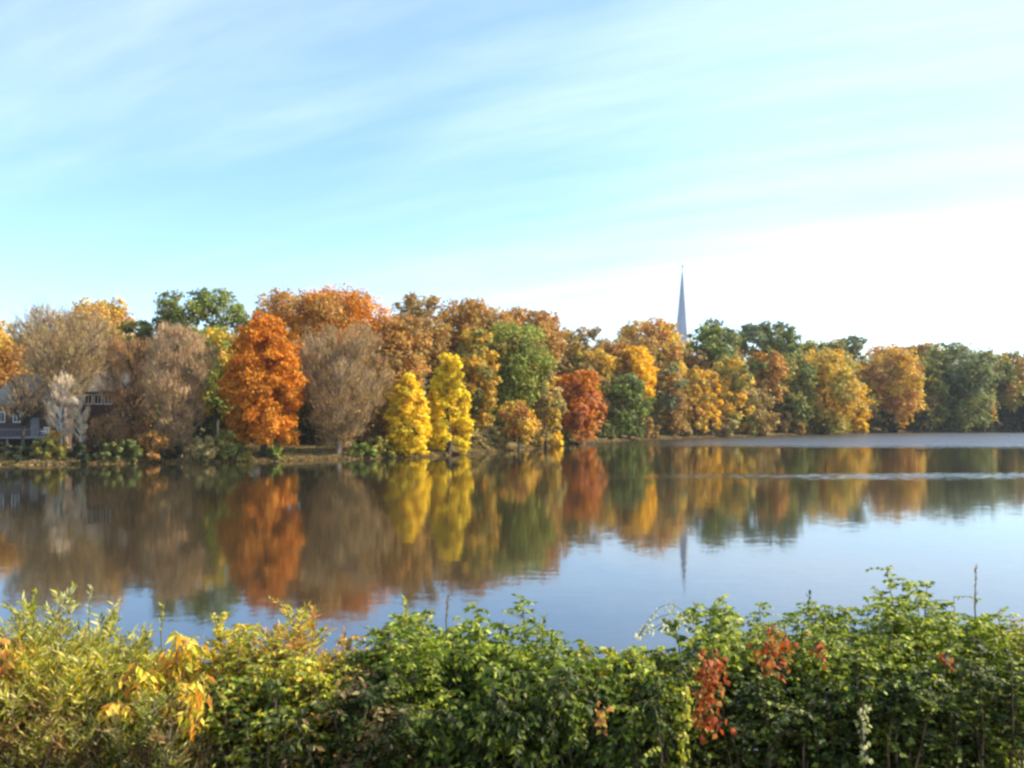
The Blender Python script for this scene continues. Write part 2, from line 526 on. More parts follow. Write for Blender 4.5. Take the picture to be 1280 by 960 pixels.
def build_tree(name, label, px, D, ytop, wpx, ybot, pal, shape='round', k=1.0, style='leafy', bark=None, cat='tree',
               gaps=0.0, group=None, lean=0.0, leaf_px=3.0, lobes=None, depth=1.0, trunk=True, pal2=None):
    """tree whose crown spans the given pixels when seen at distance D"""
    bark = bark or M_BARK
    top, bot = at(px, ytop, D), at(px, ybot, D)
    x0 = top.x
    gz = ground_z(x0, D) - 0.1
    zt, zb = top.z, max(bot.z, gz + 0.05)
    H = zt - zb
    if D > 104 and shape not in ('cone', 'column', 'egg', 'taper') and name not in ('pale_tree', 'red_tree', 'shore_shrub'):
        wpx = wpx * 1.16
        if ybot < 530 and D > 125 and not gaps:
            ybot += 22
    rw = wpx / F * D / 2
    root = thing(name, label, cat, (x0, D, gz), group)
    ppm = F / D
    ls = leaf_px / ppm
    k *= 0.50 if style != 'leafy' else 1.0
    nL = int(k * 0.95 * wpx * max(ybot - ytop, 10) * (3.4 / leaf_px) ** 2)
    nl = lobes or int(np.clip(14 + wpx * (ybot - ytop) / 150, 14, 90))
    # lobe centres
    lt = (np.arange(nl) + rng.random(nl)) / nl
    lt = 0.04 + 0.90 * lt
    th = np.arange(nl) * 2.39996 + rng.normal(size=nl) * 0.4
    rr = profile(shape, lt) * rw * ((0.75 if shape in ('egg', 'column', 'taper') else 0.55) + 0.30 * rng.random(nl)) * np.where(rng.random(nl) < 0.22, 0.35, 1)
    lr = np.clip(min(rw, H * 0.6) * (0.17 + 0.20 * rng.random(nl)), 0.15, None) * (0.55 + 0.45 * profile(shape, lt))
    rr = np.minimum(rr, np.maximum(profile(shape, lt) * rw - lr * 0.75, 0))
    lc = np.stack([rr * np.cos(th), rr * np.sin(th) * depth, zb - gz + lt * H], 1)
    lc[:, 2] = np.clip(lc[:, 2], zb - gz + lr * 0.6, zt - gz - lr * 0.8)
    lc[:, 0] += lean * lt * H
    if style != 'leafy':
        gaps = max(gaps, 0.12)
    if gaps:
        keep = rng.random(nl) > gaps
        keep[:4] = True
        lc, lr, lt = lc[keep], lr[keep], lt[keep]
        nl = len(lc)
    tb = Tubes(7)
    tr_top = min(zb - gz + H * 0.8, zt - gz)
    tr = max(0.10, 0.016 * (zt - gz) + 0.05)
    if trunk:
        pts = [(0, 0, -0.3)]
        rad = [tr * 1.5]
        for i in range(1, 8):
            f = i / 7
            pts.append((lean * f * H * 0.8 + 0.12 * rw * math.sin(f * 4 + px) * f, 0.1 * rw * math.sin(f * 5 + D) * f, f * tr_top))
            rad.append(tr * (1 - 0.86 * f))
        tb.add(pts, rad)
        link('trunk', tb.mesh('trunk', bark), root)

        def on_trunk(z):
            f = np.clip(z / tr_top, 0, 1)
            i = min(int(f * 7), 6)
            g = f * 7 - i
            return Vector(pts[i]).lerp(Vector(pts[i + 1]), g), tr * (1 - 0.86 * f)
        order = np.argsort(-lr)[:9 if style == 'leafy' else 22]
        for i in order:
            c = Vector(lc[i])
            hz = max(c.z - math.hypot(c.x, c.y) * 0.9 - 0.2, (zb - gz) * 0.75)
            p0, r0 = on_trunk(min(hz, c.z * 0.9))
            mid = p0.lerp(c, 0.5) + Vector((0, 0, 0.12 * (c - p0).length))
            lb = Tubes(5)
            th_ = 1.0 if style == 'leafy' else 1.25
            lb.add([p0, mid, c], [r0 * 0.6 * th_, r0 * 0.42 * th_, r0 * 0.16 * th_ + 0.015])
            if style != 'leafy' or gaps > 0.2:
                for _ in range(5 if style == 'leafy' else 12):
                    e = c + Vector(rdir(1)[0]) * lr[i] * 1.2 + Vector((0, 0, lr[i] * 0.5))
                    q = mid.lerp(c, random.random())
                    lb.add([q, q.lerp(e, 0.5) + Vector((0, 0, 0.1 * lr[i])), e], [r0 * 0.22 + .015, r0 * 0.14 + .012, 0.012])
            link('limb', lb.mesh('limb', bark), root)
    # leaves
    wgt = lr ** 2
    lid = rng.choice(nl, nL, p=wgt / wgt.sum())
    d = rdir(nL)
    # every bough carries smaller sprays, every spray its leaves
    ns = 9
    sd = rdir(nl * ns)
    sc = np.repeat(lc, ns, 0) + sd * (np.repeat(lr, ns) * (0.55 + 0.55 * rng.random(nl * ns)))[:, None] * np.array([1, 1, 0.8])
    sr = np.repeat(lr, ns) * (0.22 + 0.30 * rng.random(nl * ns))
    sid = lid * ns + rng.integers(0, ns, nL)
    g_ = d * (np.abs(rng.normal(size=nL)) * 0.55 + 0.35)[:, None]
    pos = sc[sid] + g_ * sr[sid][:, None] * np.array([1.15, 1.15, 0.8])
    inner = rng.random(nL) < 0.24
    pos[inner] = (lc[lid] + d * (lr[lid] * rng.random(nL) ** 0.4)[:, None])[inner]
    d = unit(d * 0.7 + sd[sid] * 0.7 + unit(lc[lid] * np.array([1, 1, 0.3]) + 1e-6) * 0.3)
    if style == 'leafy':
        nrm = unit(d * 0.75 + rng.normal(size=(nL, 3)) * 0.5 + np.array([0, 0, 0.25]))
        cols = pick_cols(pal, nL, lid, nl)
        if pal2:
            c2 = pick_cols(pal2, nL, lid, nl)
            m = rng.random(nl)[lid] < 0.45
            cols[m] = c2[m]
        s = ls * (0.7 + 0.7 * rng.random(nL))
        v, f, c = leaves_flat(pos, rdir(nL), nrm, s * 1.15, s * 0.85, cols)
        link('crown', mesh_np('crown', v, f, 4, M_LEAF, c), root, kind='stuff')
    else:
        # bare crown: fine twigs fanning up and out of every lobe, few leaves left
        cen = np.array([lean * H * 0.4, 0, (zb - gz) + 0.15 * H])
        ax = unit(unit(pos - cen) * 0.8 + rng.normal(size=(nL, 3)) * 0.35 + np.array([0, 0, 0.8]))
        nrm = unit(np.cross(ax, rdir(nL)))
        cols = pick_cols(pal, nL, lid, nl)
        v, f, c = leaves_flat(pos, ax, nrm, ls * (2.4 + 2.6 * rng.random(nL)), ls * 0.20 * (0.7 + 0.6 * rng.random(nL)), cols)
        link('twigs', mesh_np('twigs', v, f, 4, M_TWIG, c), root, kind='stuff')
        if pal2:
            m = rng.random(nL) < 0.42
            pp = pos[m] + rng.normal(size=(m.sum(), 3)) * ls
            s = ls * (0.6 + 0.5 * rng.random(m.sum()))
            v, f, c = leaves_flat(pp, rdir(m.sum()), rdir(m.sum()), s, s * 0.8, pick_cols(pal2, m.sum()))
            link('crown', mesh_np('crown', v, f, 4, M_LEAF, c), root, kind='stuff')
    return root


T = build_tree
# (name, label, px, distance, top row, width px, bottom row of the crown, palette, options)
TREES = [
 # ---- left bank
 ('autumn_tree', 'golden tree with an orange rim cut off by the left edge of the photo', 4, 124, 420, 84, 500, 'gold', dict(pal2='rust')),
 ('autumn_tree', 'rust brown tree top rising behind the golden tree at the left edge', -22, 140, 398, 80, 470, 'bronze', dict(pal2='gold')),
 ('bare_tree', 'large bare grey tree with a broad hazy twig crown on the left bank', 84, 111, 386, 118, 496, 'greytwig', dict(style='bare', k=0.9, shape='vase', pal2='tan', bark=M_BARK_TAN)),
 ('autumn_tree', 'orange and gold crown showing behind the top right of the large bare grey tree', 122, 133, 373, 88, 480, 'rust', dict(pal2='gold')),
 ('bare_tree', 'low rounded grey bare tree in front of the dark house roof', 30, 107, 466, 60, 520, 'greytwig', dict(style='bare', shape='dome', k=0.55)),
 ('pale_tree', 'pale cream barked tree with forked bright limbs beside the dark house', 78, 103.5, 462, 40, 548, 'paletwig', dict(style='bare', k=0.45, bark=M_BARK_PALE)),
 ('bare_tree', 'low tangled brown tree screening the porch of the house with white windows', 132, 107, 520, 66, 566, 'browntwig', dict(style='bare', shape='dome', k=1.2, pal2='bronze')),
 ('pale_tree', 'smaller pale cream tree just right of the forked pale tree', 101, 104, 490, 26, 552, 'paletwig', dict(style='bare', k=0.4, bark=M_BARK_PALE)),
 ('bare_tree', 'reddish brown twiggy tree left of the pinkish tan tree on the bank', 168, 108, 418, 70, 562, 'browntwig', dict(style='bare', k=0.9, pal2='rust', shape='vase')),
 ('bare_tree', 'dark brown leafless tree rising behind the house with white windows', 146, 127, 440, 64, 540, 'browntwig', dict(style='bare', k=1.2)),
 ('bare_tree', 'upright pinkish tan twiggy tree standing left of the vivid orange tree', 226, 106, 402, 76, 566, 'tantwig', dict(style='bare', k=1.0, bark=M_BARK_TAN, pal2='tan', shape='vase')),
 ('evergreen_tree', 'dark green spreading tree with sky gaps rising tallest at the left', 248, 127, 362, 112, 432, 'darkgreen', dict(shape='spread', gaps=0.3, k=0.8, pal2='green')),
 ('evergreen_tree', 'low dark green branchy crown left of the tall dark green spreading tree', 184, 126, 396, 62, 440, 'darkgreen', dict(shape='spread', gaps=0.25, k=0.9)),
 ('autumn_tree', 'yellow green tree between the pinkish tan tree and the vivid orange tree', 272, 118, 405, 66, 520, 'green', dict(pal2='gold', k=0.9)),
 ('autumn_tree', 'vivid orange egg shaped tree standing alone on the left bank', 331, 108.5, 389, 96, 556, 'orange', dict(shape='egg', k=2.0, leaf_px=2.6, lobes=110)),
 ('autumn_tree', 'wispy rusty brown tree top with sky gaps behind the vivid orange tree', 352, 138, 362, 84, 440, 'rust', dict(gaps=0.35, k=0.55)),
 ('autumn_tree', 'broad rust orange tree, highest crown of the left bank', 424, 130, 362, 142, 500, 'rust', dict(k=1.2, pal2='orange')),
 ('autumn_tree', 'rust orange crown sloping down to the right above the shorter yellow tree', 490, 129, 392, 86, 510, 'rust', dict(k=1.1, pal2='bronze')),
 ('bare_tree', 'wide bare grey brown tree in front of the broad rust orange tree', 424, 113, 404, 106, 560, 'greytwig', dict(style='bare', k=0.95, pal2='bronze', shape='vase', bark=M_BARK_TAN)),
 ('bare_tree', 'slim bare brown tree left of the shorter yellow tree', 470, 122, 440, 44, 562, 'browntwig', dict(style='bare', k=1.2, pal2='olive')),
 ('yellow_tree', 'shorter bright yellow tree on the water edge with a straight right side', 510, 118, 465, 56, 570, 'yellow', dict(shape='taper', pal2='yellowgreen', k=2.3, leaf_px=2.6, lobes=100)),
 ('yellow_tree', 'taller bright yellow tree tapering to a narrow top', 561, 123, 436, 57, 568, 'yellowgreen', dict(shape='taper', k=2.0, leaf_px=2.7, lobes=60)),
 ('autumn_tree', 'dull orange gold tree tucked behind the left of the shorter yellow tree', 492, 122, 490, 40, 566, 'gold', dict(k=1.0)),
 ('autumn_tree', 'bronze airy tree top between the rust orange crowns and the olive green tree', 527, 148, 367, 74, 470, 'bronze', dict(gaps=0.25, k=0.8)),
 ('autumn_tree', 'tall bronze brown crown behind the taller yellow tree', 590, 158, 373, 96, 480, 'bronze', dict(k=1.0, pal2='rust')),
 ('autumn_tree', 'mustard gold tree at the right shoulder of the taller yellow tree', 596, 142, 408, 50, 545, 'gold', dict(pal2='olive', k=1.1)),
 ('autumn_tree', 'olive green round tree with yellow flecks right of the mustard gold tree', 645, 150, 403, 86, 512, 'green', dict(pal2='olive', k=1.2)),
 ('autumn_tree', 'brown tree crown sloping down behind the olive green round tree', 664, 180, 386, 84, 460, 'bronze', dict(pal2='rust')),
 ('autumn_tree', 'small gold and rust tree below the olive green round tree', 648, 138, 500, 46, 550, 'gold', dict(pal2='rust', k=1.2)),
 ('autumn_tree', 'gold tan tree left of the red maple at the point', 682, 152, 462, 46, 554, 'gold', dict(pal2='tan', k=1.2)),
 ('autumn_tree', 'olive brown tree above the red maple', 700, 205, 412, 56, 500, 'olive', dict(pal2='bronze')),
 # ---- bay and middle
 ('red_tree', 'red orange maple leaning over the water at the point', 722, 170, 462, 68, 551, 'red', dict(pal2='orange', k=1.6, leaf_px=3.0)),
 ('autumn_tree', 'thin crowned brown tree with a bite of sky in its top', 736, 232, 408, 44, 470, 'bronze', dict(gaps=0.35, k=0.6)),
 ('autumn_tree', 'russet tree standing behind the red maple', 738, 205, 430, 56, 530, 'bronze', dict(pal2='gold')),
 ('autumn_tree', 'rust orange round tree left of the brightest yellow crown', 772, 212, 428, 54, 500, 'rust', dict(k=1.1)),
 ('yellow_tree', 'brightest yellow crown over the dark green tree in the middle', 798, 208, 432, 48, 500, 'goldbright', dict(k=1.3)),
 ('autumn_tree', 'dark green tree with bare lower trunks under the brightest yellow crown', 786, 196, 466, 56, 545, 'green', dict(pal2='darkgreen', k=1.1)),
 ('autumn_tree', 'wide orange gold tree left of the church spire', 810, 252, 400, 78, 470, 'gold', dict(pal2='rust', k=1.1)),
 ('autumn_tree', 'grey brown thinning tree below the spire', 836, 214, 450, 46, 547, 'bronze', dict(pal2='greygreen', k=0.9)),
 ('autumn_tree', 'bronze gold tree between the red maple and the dark green tree', 752, 196, 468, 36, 546, 'olive', dict(pal2='bronze')),
 ('yellow_tree', 'golden upright tree just right of the grey brown thinning tree', 868, 222, 454, 38, 540, 'gold', dict(shape='column', k=1.2)),
 ('yellow_tree', 'narrow amber tree beside the golden upright tree', 889, 226, 460, 28, 540, 'goldbright', dict(shape='column', k=1.0, pal2='gold')),
 ('evergreen_tree', 'dark green tree with a scraggly top immediately right of the spire', 890, 266, 408, 68, 470, 'darkgreen', dict(pal2='green')),
 ('evergreen_tree', 'lone scraggly twig top sticking up above the dark green tree by the spire', 890, 272, 398, 24, 420, 'darkgreen', dict(gaps=0.4, k=0.6)),
 ('autumn_tree', 'olive and gold tree in front of the dark green tree by the spire', 916, 236, 440, 54, 540, 'olive', dict(pal2='gold')),
 ('evergreen_tree', 'dark grey green round crown on the skyline', 957, 292, 403, 74, 450, 'greygreen', dict(pal2='darkgreen', k=1.1)),
 ('conifer', 'small pointed green conifer at the right of the dark round crown', 988, 284, 406, 18, 450, 'green', dict(shape='cone')),
 ('autumn_tree', 'rust tipped tree below the dark grey green round crown', 956, 250, 438, 48, 510, 'rust', dict(pal2='olive')),
 ('autumn_tree', 'grey brown bushy tree at the waterline in the middle of the far shore', 946, 240, 484, 52, 546, 'bronze', dict(pal2='tan')),
 ('autumn_tree', 'dark olive tree left of the wide orange gold clump', 990, 256, 440, 54, 545, 'olive', dict(pal2='darkgreen')),
 ('autumn_tree', 'wide orange gold tree of the right far shore', 1032, 264, 437, 76, 540, 'gold', dict(pal2='olive', k=1.1)),
 ('yellow_tree', 'low bright yellow tree hanging over the water on the right far shore', 1066, 284, 478, 44, 541, 'goldbright', dict(pal2='gold', k=1.2)),
 ('autumn_tree', 'pale olive crown on the skyline above the wide orange gold tree', 1024, 316, 426, 70, 470, 'olive', dict()),
 ('autumn_tree', 'grey green crown poking above the skyline at the right', 1064, 330, 420, 40, 470, 'greygreen', dict(gaps=0.2)),
 ('autumn_tree', 'big tan orange tree with a rounded right side before the dark trees', 1112, 296, 432, 74, 532, 'rust', dict(pal2='gold', k=1.2)),
 ('autumn_tree', 'rusty crown behind the big tan orange tree', 1152, 345, 430, 76, 490, 'bronze', dict(pal2='rust')),
 ('autumn_tree', 'large dark green tree of the right far shore', 1198, 322, 428, 88, 533, 'darkgreen', dict(pal2='greygreen', k=1.2)),
 ('autumn_tree', 'dark green tree joining the big tan orange tree and the large dark tree', 1160, 316, 446, 46, 536, 'darkgreen', dict(pal2='olive')),
 ('autumn_tree', 'brown tree with faded leaves near the right edge', 1252, 344, 438, 60, 510, 'bronze', dict(pal2='olive')),
 ('autumn_tree', 'brown and green tree cut off by the right edge', 1296, 352, 440, 60, 515, 'bronze', dict(pal2='rust')),
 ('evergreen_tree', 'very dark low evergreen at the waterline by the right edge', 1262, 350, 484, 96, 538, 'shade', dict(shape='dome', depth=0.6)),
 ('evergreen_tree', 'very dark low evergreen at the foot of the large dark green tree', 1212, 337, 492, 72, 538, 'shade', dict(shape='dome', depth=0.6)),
 # ---- just outside the frame, for a step to the side
 ('autumn_tree', 'orange tree beyond the left edge of the photo', -70, 118, 410, 90, 540, 'rust', dict(k=.7)),
 ('autumn_tree', 'green tree beyond the left edge of the photo', -140, 112, 400, 100, 550, 'green', dict(k=.7)),
 ('autumn_tree', 'bronze tree beyond the right edge of the photo', 1350, 370, 440, 80, 530, 'bronze', dict(k=.7)),
 ('autumn_tree', 'olive tree beyond the right edge of the photo', 1420, 385, 440, 90, 530, 'olive', dict(k=.7)),
]
for a in TREES:
    T(*a[:8], **a[8])

# second and third rank: the wood behind, seen through gaps and over shoulders
NEXT = ['the golden tree at the left edge', 'the low grey bare tree', 'the large bare grey tree', 'the white framed windows', 'the reddish brown twiggy tree',
        'the pinkish tan tree', 'the yellow green tree', 'the vivid orange tree', 'the wispy rusty tree', 'the broad rust orange tree', 'the wide bare grey brown tree',
        'the shorter yellow tree', 'the airy bronze tree', 'the taller yellow tree', 'the mustard gold tree', 'the olive green round tree', 'the small gold and rust tree',
        'the gold tan tree', 'the red maple', 'the russet tree', 'the rust orange round tree', 'the brightest yellow crown', 'the gold tree by the spire',
        'the grey brown thinning tree', 'the golden upright tree', 'the narrow amber tree', 'the olive tree by the spire', 'the dark grey green round crown',
        'the small pointed conifer', 'the dark olive tree', 'the wide far shore gold tree', 'the low bright yellow tree', 'the big tan orange tree',
        'the dark green joining tree', 'the large dark green tree', 'the blackish low shrub', 'the brown tree near the right edge']
BP = ['bronze', 'olive', 'rust', 'gold', 'green', 'bronze', 'tan', 'olive', 'rust', 'darkgreen']
BL = {'bronze': 'bronze brown', 'olive': 'olive', 'darkgreen': 'dark green', 'rust': 'rust', 'gold': 'gold', 'green': 'mid green', 'tan': 'tan'}
SKX = [-20, 60, 150, 250, 330, 420, 500, 590, 660, 710, 760, 815, 870, 960, 1030, 1110, 1200, 1300]
SKY_ = [425, 405, 405, 400, 392, 378, 395, 388, 404, 425, 420, 412, 424, 418, 432, 438, 440, 446]
for i, nx in enumerate(NEXT):
    px = -25 + i * 37
    D0 = float(np.interp(px, [0, 440, 600, 700, 860, 1080, 1280], [128, 138, 168, 218, 262, 332, 385]))
    pal, pal_b = BP[(i * 7) % 10], BP[(i * 3 + 4) % 10]
    yt = float(np.interp(px, SKX, SKY_)) + (8, 16, 2, 22, 10)[i % 5]
    xg = at(px, 500, D0).x
    yb = 520 + (EYE - ground_z(xg, D0)) * F / D0
    T('woodland_tree', BL[pal] + ' and ' + BL[pal_b] + ' tree behind ' + nx, px, D0, yt, 66, max(yb - 2, yt + 60), pal, k=0.75, leaf_px=3.6,
      pal2=pal_b, group='trees of the wood behind the shore')
for i in range(19):
    px = -10 + i * 72
    D0 = float(np.interp(px, [0, 440, 600, 700, 860, 1080, 1280], [122, 131, 152, 192, 238, 300, 358]))
    pal, pal_b = BP[(i * 3 + 2) % 10], BP[(i * 7 + 1) % 10]
    xg = at(px, 500, D0).x
    D0 = max(D0, float(shore(xg)) + 7)
    yb = 520 + (EYE - ground_z(xg, D0)) * F / D0
    T('understory_tree', 'low ' + BL[pal] + ' and ' + BL[pal_b] + ' understory tree behind ' + NEXT[min(i * 2, 36)], px, D0, yb - 62 + (i % 3) * 9, 64, yb + 1, pal,
      k=0.9, leaf_px=3.2, pal2=pal_b, group='understory of the wood behind the shore')

# shrubs along the waterline
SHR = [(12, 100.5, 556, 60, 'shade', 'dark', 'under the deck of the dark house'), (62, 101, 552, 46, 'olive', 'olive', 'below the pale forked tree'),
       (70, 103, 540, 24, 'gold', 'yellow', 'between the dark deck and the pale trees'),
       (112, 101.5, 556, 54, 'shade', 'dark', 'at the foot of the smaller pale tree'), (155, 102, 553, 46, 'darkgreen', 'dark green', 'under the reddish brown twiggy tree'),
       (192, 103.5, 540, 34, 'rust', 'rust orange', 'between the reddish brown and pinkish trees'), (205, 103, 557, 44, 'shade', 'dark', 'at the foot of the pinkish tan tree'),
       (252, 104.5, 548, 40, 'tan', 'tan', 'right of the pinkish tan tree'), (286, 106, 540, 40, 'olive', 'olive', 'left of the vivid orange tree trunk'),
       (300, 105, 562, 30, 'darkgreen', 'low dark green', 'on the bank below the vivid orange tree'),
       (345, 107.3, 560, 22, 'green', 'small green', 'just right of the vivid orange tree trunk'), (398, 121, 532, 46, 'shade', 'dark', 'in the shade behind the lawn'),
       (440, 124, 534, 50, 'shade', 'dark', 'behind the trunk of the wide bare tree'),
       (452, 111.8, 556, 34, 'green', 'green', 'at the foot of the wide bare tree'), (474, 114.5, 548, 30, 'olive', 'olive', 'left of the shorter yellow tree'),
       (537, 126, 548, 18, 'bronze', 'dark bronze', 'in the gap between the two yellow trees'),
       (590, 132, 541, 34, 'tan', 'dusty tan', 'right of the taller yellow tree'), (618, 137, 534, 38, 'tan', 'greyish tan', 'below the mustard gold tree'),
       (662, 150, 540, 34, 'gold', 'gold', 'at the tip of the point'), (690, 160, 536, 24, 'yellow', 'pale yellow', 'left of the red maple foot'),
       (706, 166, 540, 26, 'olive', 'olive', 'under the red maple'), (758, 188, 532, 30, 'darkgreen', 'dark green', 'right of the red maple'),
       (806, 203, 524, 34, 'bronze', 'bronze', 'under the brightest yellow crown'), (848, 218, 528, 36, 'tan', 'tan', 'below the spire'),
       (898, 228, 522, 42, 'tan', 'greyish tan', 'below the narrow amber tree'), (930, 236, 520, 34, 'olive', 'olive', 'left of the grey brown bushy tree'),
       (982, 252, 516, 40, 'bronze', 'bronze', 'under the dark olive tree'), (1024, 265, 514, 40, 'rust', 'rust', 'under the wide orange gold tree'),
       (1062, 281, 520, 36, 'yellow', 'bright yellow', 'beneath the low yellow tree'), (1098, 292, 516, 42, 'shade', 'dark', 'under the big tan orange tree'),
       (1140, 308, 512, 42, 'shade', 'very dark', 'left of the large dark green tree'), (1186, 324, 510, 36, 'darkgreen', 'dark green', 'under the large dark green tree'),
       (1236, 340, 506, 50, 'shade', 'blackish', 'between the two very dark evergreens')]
for px, D, yt, w, pal, word, where in SHR:
    x0 = at(px, 540, D).x
    D2 = max(D, float(shore(x0)) + 0.8)
    g = at(px, 540, D2); gpy = 520 + (EYE - ground_z(g.x, D2)) * F / D2
    T('shore_shrub', word + ' shrub at the water edge ' + where, px, D2, yt - 3, w * 1.35, gpy + 1, pal, shape='dome', k=1.5, cat='shrub', trunk=False, lobes=18,
      leaf_px=2.8, depth=0.7, group='shrubs along the far waterline')

# ------------------------------------------------------------------ buildings
M_SIDING = rough_mat('dark_siding', (0.07, 0.048, 0.036), (0.115, 0.08, 0.06), 2, 0.8, 0.2, (0.4, 0.4, 6))
M_SHINGLE = rough_mat('grey_shingle', (0.21, 0.18, 0.14), (0.33, 0.28, 0.22), 3, 0.9, 0.4, (1, 1, 3))
M_TEAL = rough_mat('slate_shingle', (0.085, 0.085, 0.075), (0.14, 0.135, 0.12), 3, 0.9, 0.4, (1, 1, 3))
M_TRIM = rough_mat('white_trim', (0.62, 0.60, 0.56), (0.78, 0.76, 0.72), 4, 0.6, 0.1)
M_GREYWOOD = rough_mat('grey_wood', (0.17, 0.165, 0.17), (0.27, 0.26, 0.26), 3, 0.8, 0.2, (1, 1, 3))
M_BRICK = rough_mat('brown_brick', (0.16, 0.07, 0.05), (0.26, 0.13, 0.09), 5, 0.9, 0.3)
M_SPIRE = rough_mat('hazed_slate', (0.40, 0.43, 0.50), (0.50, 0.53, 0.60), 0.35, 0.7, 0.15, (1, 1, 0.5))  # pale blue of distance haze put into the slate colour
M_STONE = rough_mat('grey_stone', (0.24, 0.25, 0.28), (0.36, 0.37, 0.40), 0.8, 0.9, 0.3)
gl, t = new_mat('window_glass')
pb = t.nodes.new('ShaderNodeBsdfPrincipled'); pb.inputs['Base Color'].default_value = (0.02, 0.025, 0.03, 1)
pb.inputs['Roughness'].default_value = 0.08
o_ = t.nodes.new('ShaderNodeOutputMaterial'); t.links.new(pb.outputs[0], o_.inputs[0])
M_GLASS = gl


def poly(name, verts, faces, mat, parent):
    me = bpy.data.meshes.new(name)
    me.from_pydata([tuple(v) for v in verts], [], faces)
    me.materials.append(mat)
    me.update()
    return link(name, me, parent)


def box(name, x0, x1, y0, y1, z0, z1, mat, parent):
    v = [(x, y, z) for z in (z0, z1) for y in (y0, y1) for x in (x0, x1)]
    f = [(0, 2, 3, 1), (4, 5, 7, 6), (0, 1, 5, 4), (2, 6, 7, 3), (0, 4, 6, 2), (1, 3, 7, 5)]
    return poly(name, v, f, mat, parent)


def window(root, xc, zc, w, h, y, mat=M_TRIM):
    fr = box('window', xc - w / 2, xc + w / 2, y - 0.08, y + 0.02, zc - h / 2, zc + h / 2, mat, root)
    box('pane', xc - w / 2 + 0.12, xc - 0.04, y - 0.10, y - 0.082, zc - h / 2 + 0.12, zc + h / 2 - 0.12, M_GLASS, fr)
    box('pane', xc + 0.04, xc + w / 2 - 0.12, y - 0.10, y - 0.082, zc - h / 2 + 0.12, zc + h / 2 - 0.12, M_GLASS, fr)


def gable(root, x0, x1, y0, y1, z0, z1, mat, ov=0.4, th=0.18, axis='x'):
    """roof with real thickness; ridge along x"""
    ym = (y0 + y1) / 2
    s = (z1 - z0) / (ym - y0)
    a0, a1 = x0 - ov, x1 + ov
    e0, e1, ez = y0 - ov, y1 + ov, z0 - ov * s
    v = []
    for dz in (0, th):
        v += [(a0, e0, ez + dz), (a1, e0, ez + dz), (a0, ym, z1 + dz), (a1, ym, z1 + dz), (a0, e1, ez + dz), (a1, e1, ez + dz)]
    f = [(0, 2, 3, 1), (2, 4, 5, 3), (6, 7, 9, 8), (8, 9, 11, 10), (0, 1, 7, 6), (4, 10, 11, 5), (0, 6, 8, 2), (2, 8, 10, 4), (1, 3, 9, 7), (3, 5, 11, 9)]
    return poly('roof', v, f, mat, root)


def walls(root, x0, x1, y0, y1, z0, z1, zr, mat):
    ym = (y0 + y1) / 2
    v = [(x0, y0, z0), (x1, y0, z0), (x1, y1, z0), (x0, y1, z0), (x0, y0, z1), (x1, y0, z1), (x1, y1, z1), (x0, y1, z1), (x0, ym, zr), (x1, ym, zr)]
    f = [(0, 1, 5, 4), (2, 3, 7, 6), (1, 2, 6, 9, 5), (3, 0, 4, 8, 7), (0, 3, 2, 1)]
    return poly('wall', v, f, mat, root)


def hip(root, x0, x1, y0, y1, z0, z1, mat, ov=0.45, th=0.16):
    ym = (y0 + y1) / 2
    b = [(x0 - ov, y0 - ov), (x1 + ov, y0 - ov), (x1 + ov, y1 + ov), (x0 - ov, y1 + ov)]
    v = [(x, y, z0) for x, y in b] + [(x, y, z0 + th) for x, y in b] + [(x0 + 2.8, ym, z1), (x1 - 3.6, ym, z1)]
    f = [(0, 3, 2, 1), (0, 1, 5, 4), (1, 2, 6, 5), (2, 3, 7, 6), (3, 0, 4, 7), (4, 5, 9, 8), (5, 6, 9), (6, 7, 8, 9), (7, 4, 8)]
    return poly('roof', v, f, mat, root)


hx = at(34, 540, 111).x
hz = ground_z(hx, 111)
h1 = thing('lake_house', 'dark brown house with grey roof and raised deck at the far left', 'house', (hx, 111, hz))
box('wall', -5.2, 4.4, 0, 7, 0, 5.0, M_SIDING, h1)
rf = hip(h1, -5.2, 4.4, 0, 7, 5.02, 8.7, M_SHINGLE)
box('chimney', 1.4, 2.2, 3.9, 4.7, 6.6, 8.9, M_BRICK, rf)
for xc in (-3.0, -1.2, 2.8):
    window(h1, xc, 3.6, 0.9, 1.3, 0)
dr = box('door', 0.4, 1.4, -0.06, 0.02, 1.35, 3.5, M_GREYWOOD, h1)
box('handle', 0.5, 0.58, -0.12, -0.062, 2.3, 2.4, M_TRIM, dr)
dk = box('deck', -4.6, 4.0, -3.0, -0.09, 1.15, 1.33, M_GREYWOOD, h1)
for xc in (-4.4, -2.6, -0.8, 1.0, 2.4, 3.8):
    box('post', xc - 0.09, xc + 0.09, -2.9, -2.72, -0.6, 1.14, M_GREYWOOD, h1)
rl = box('railing', -4.5, 3.95, -2.96, -2.90, 2.15, 2.25, M_GREYWOOD, h1)
for i in range(29):
    xc = -4.4 + i * 0.3
    box('baluster', xc - 0.03, xc + 0.03, -2.95, -2.91, 1.335, 2.148, M_GREYWOOD, rl)
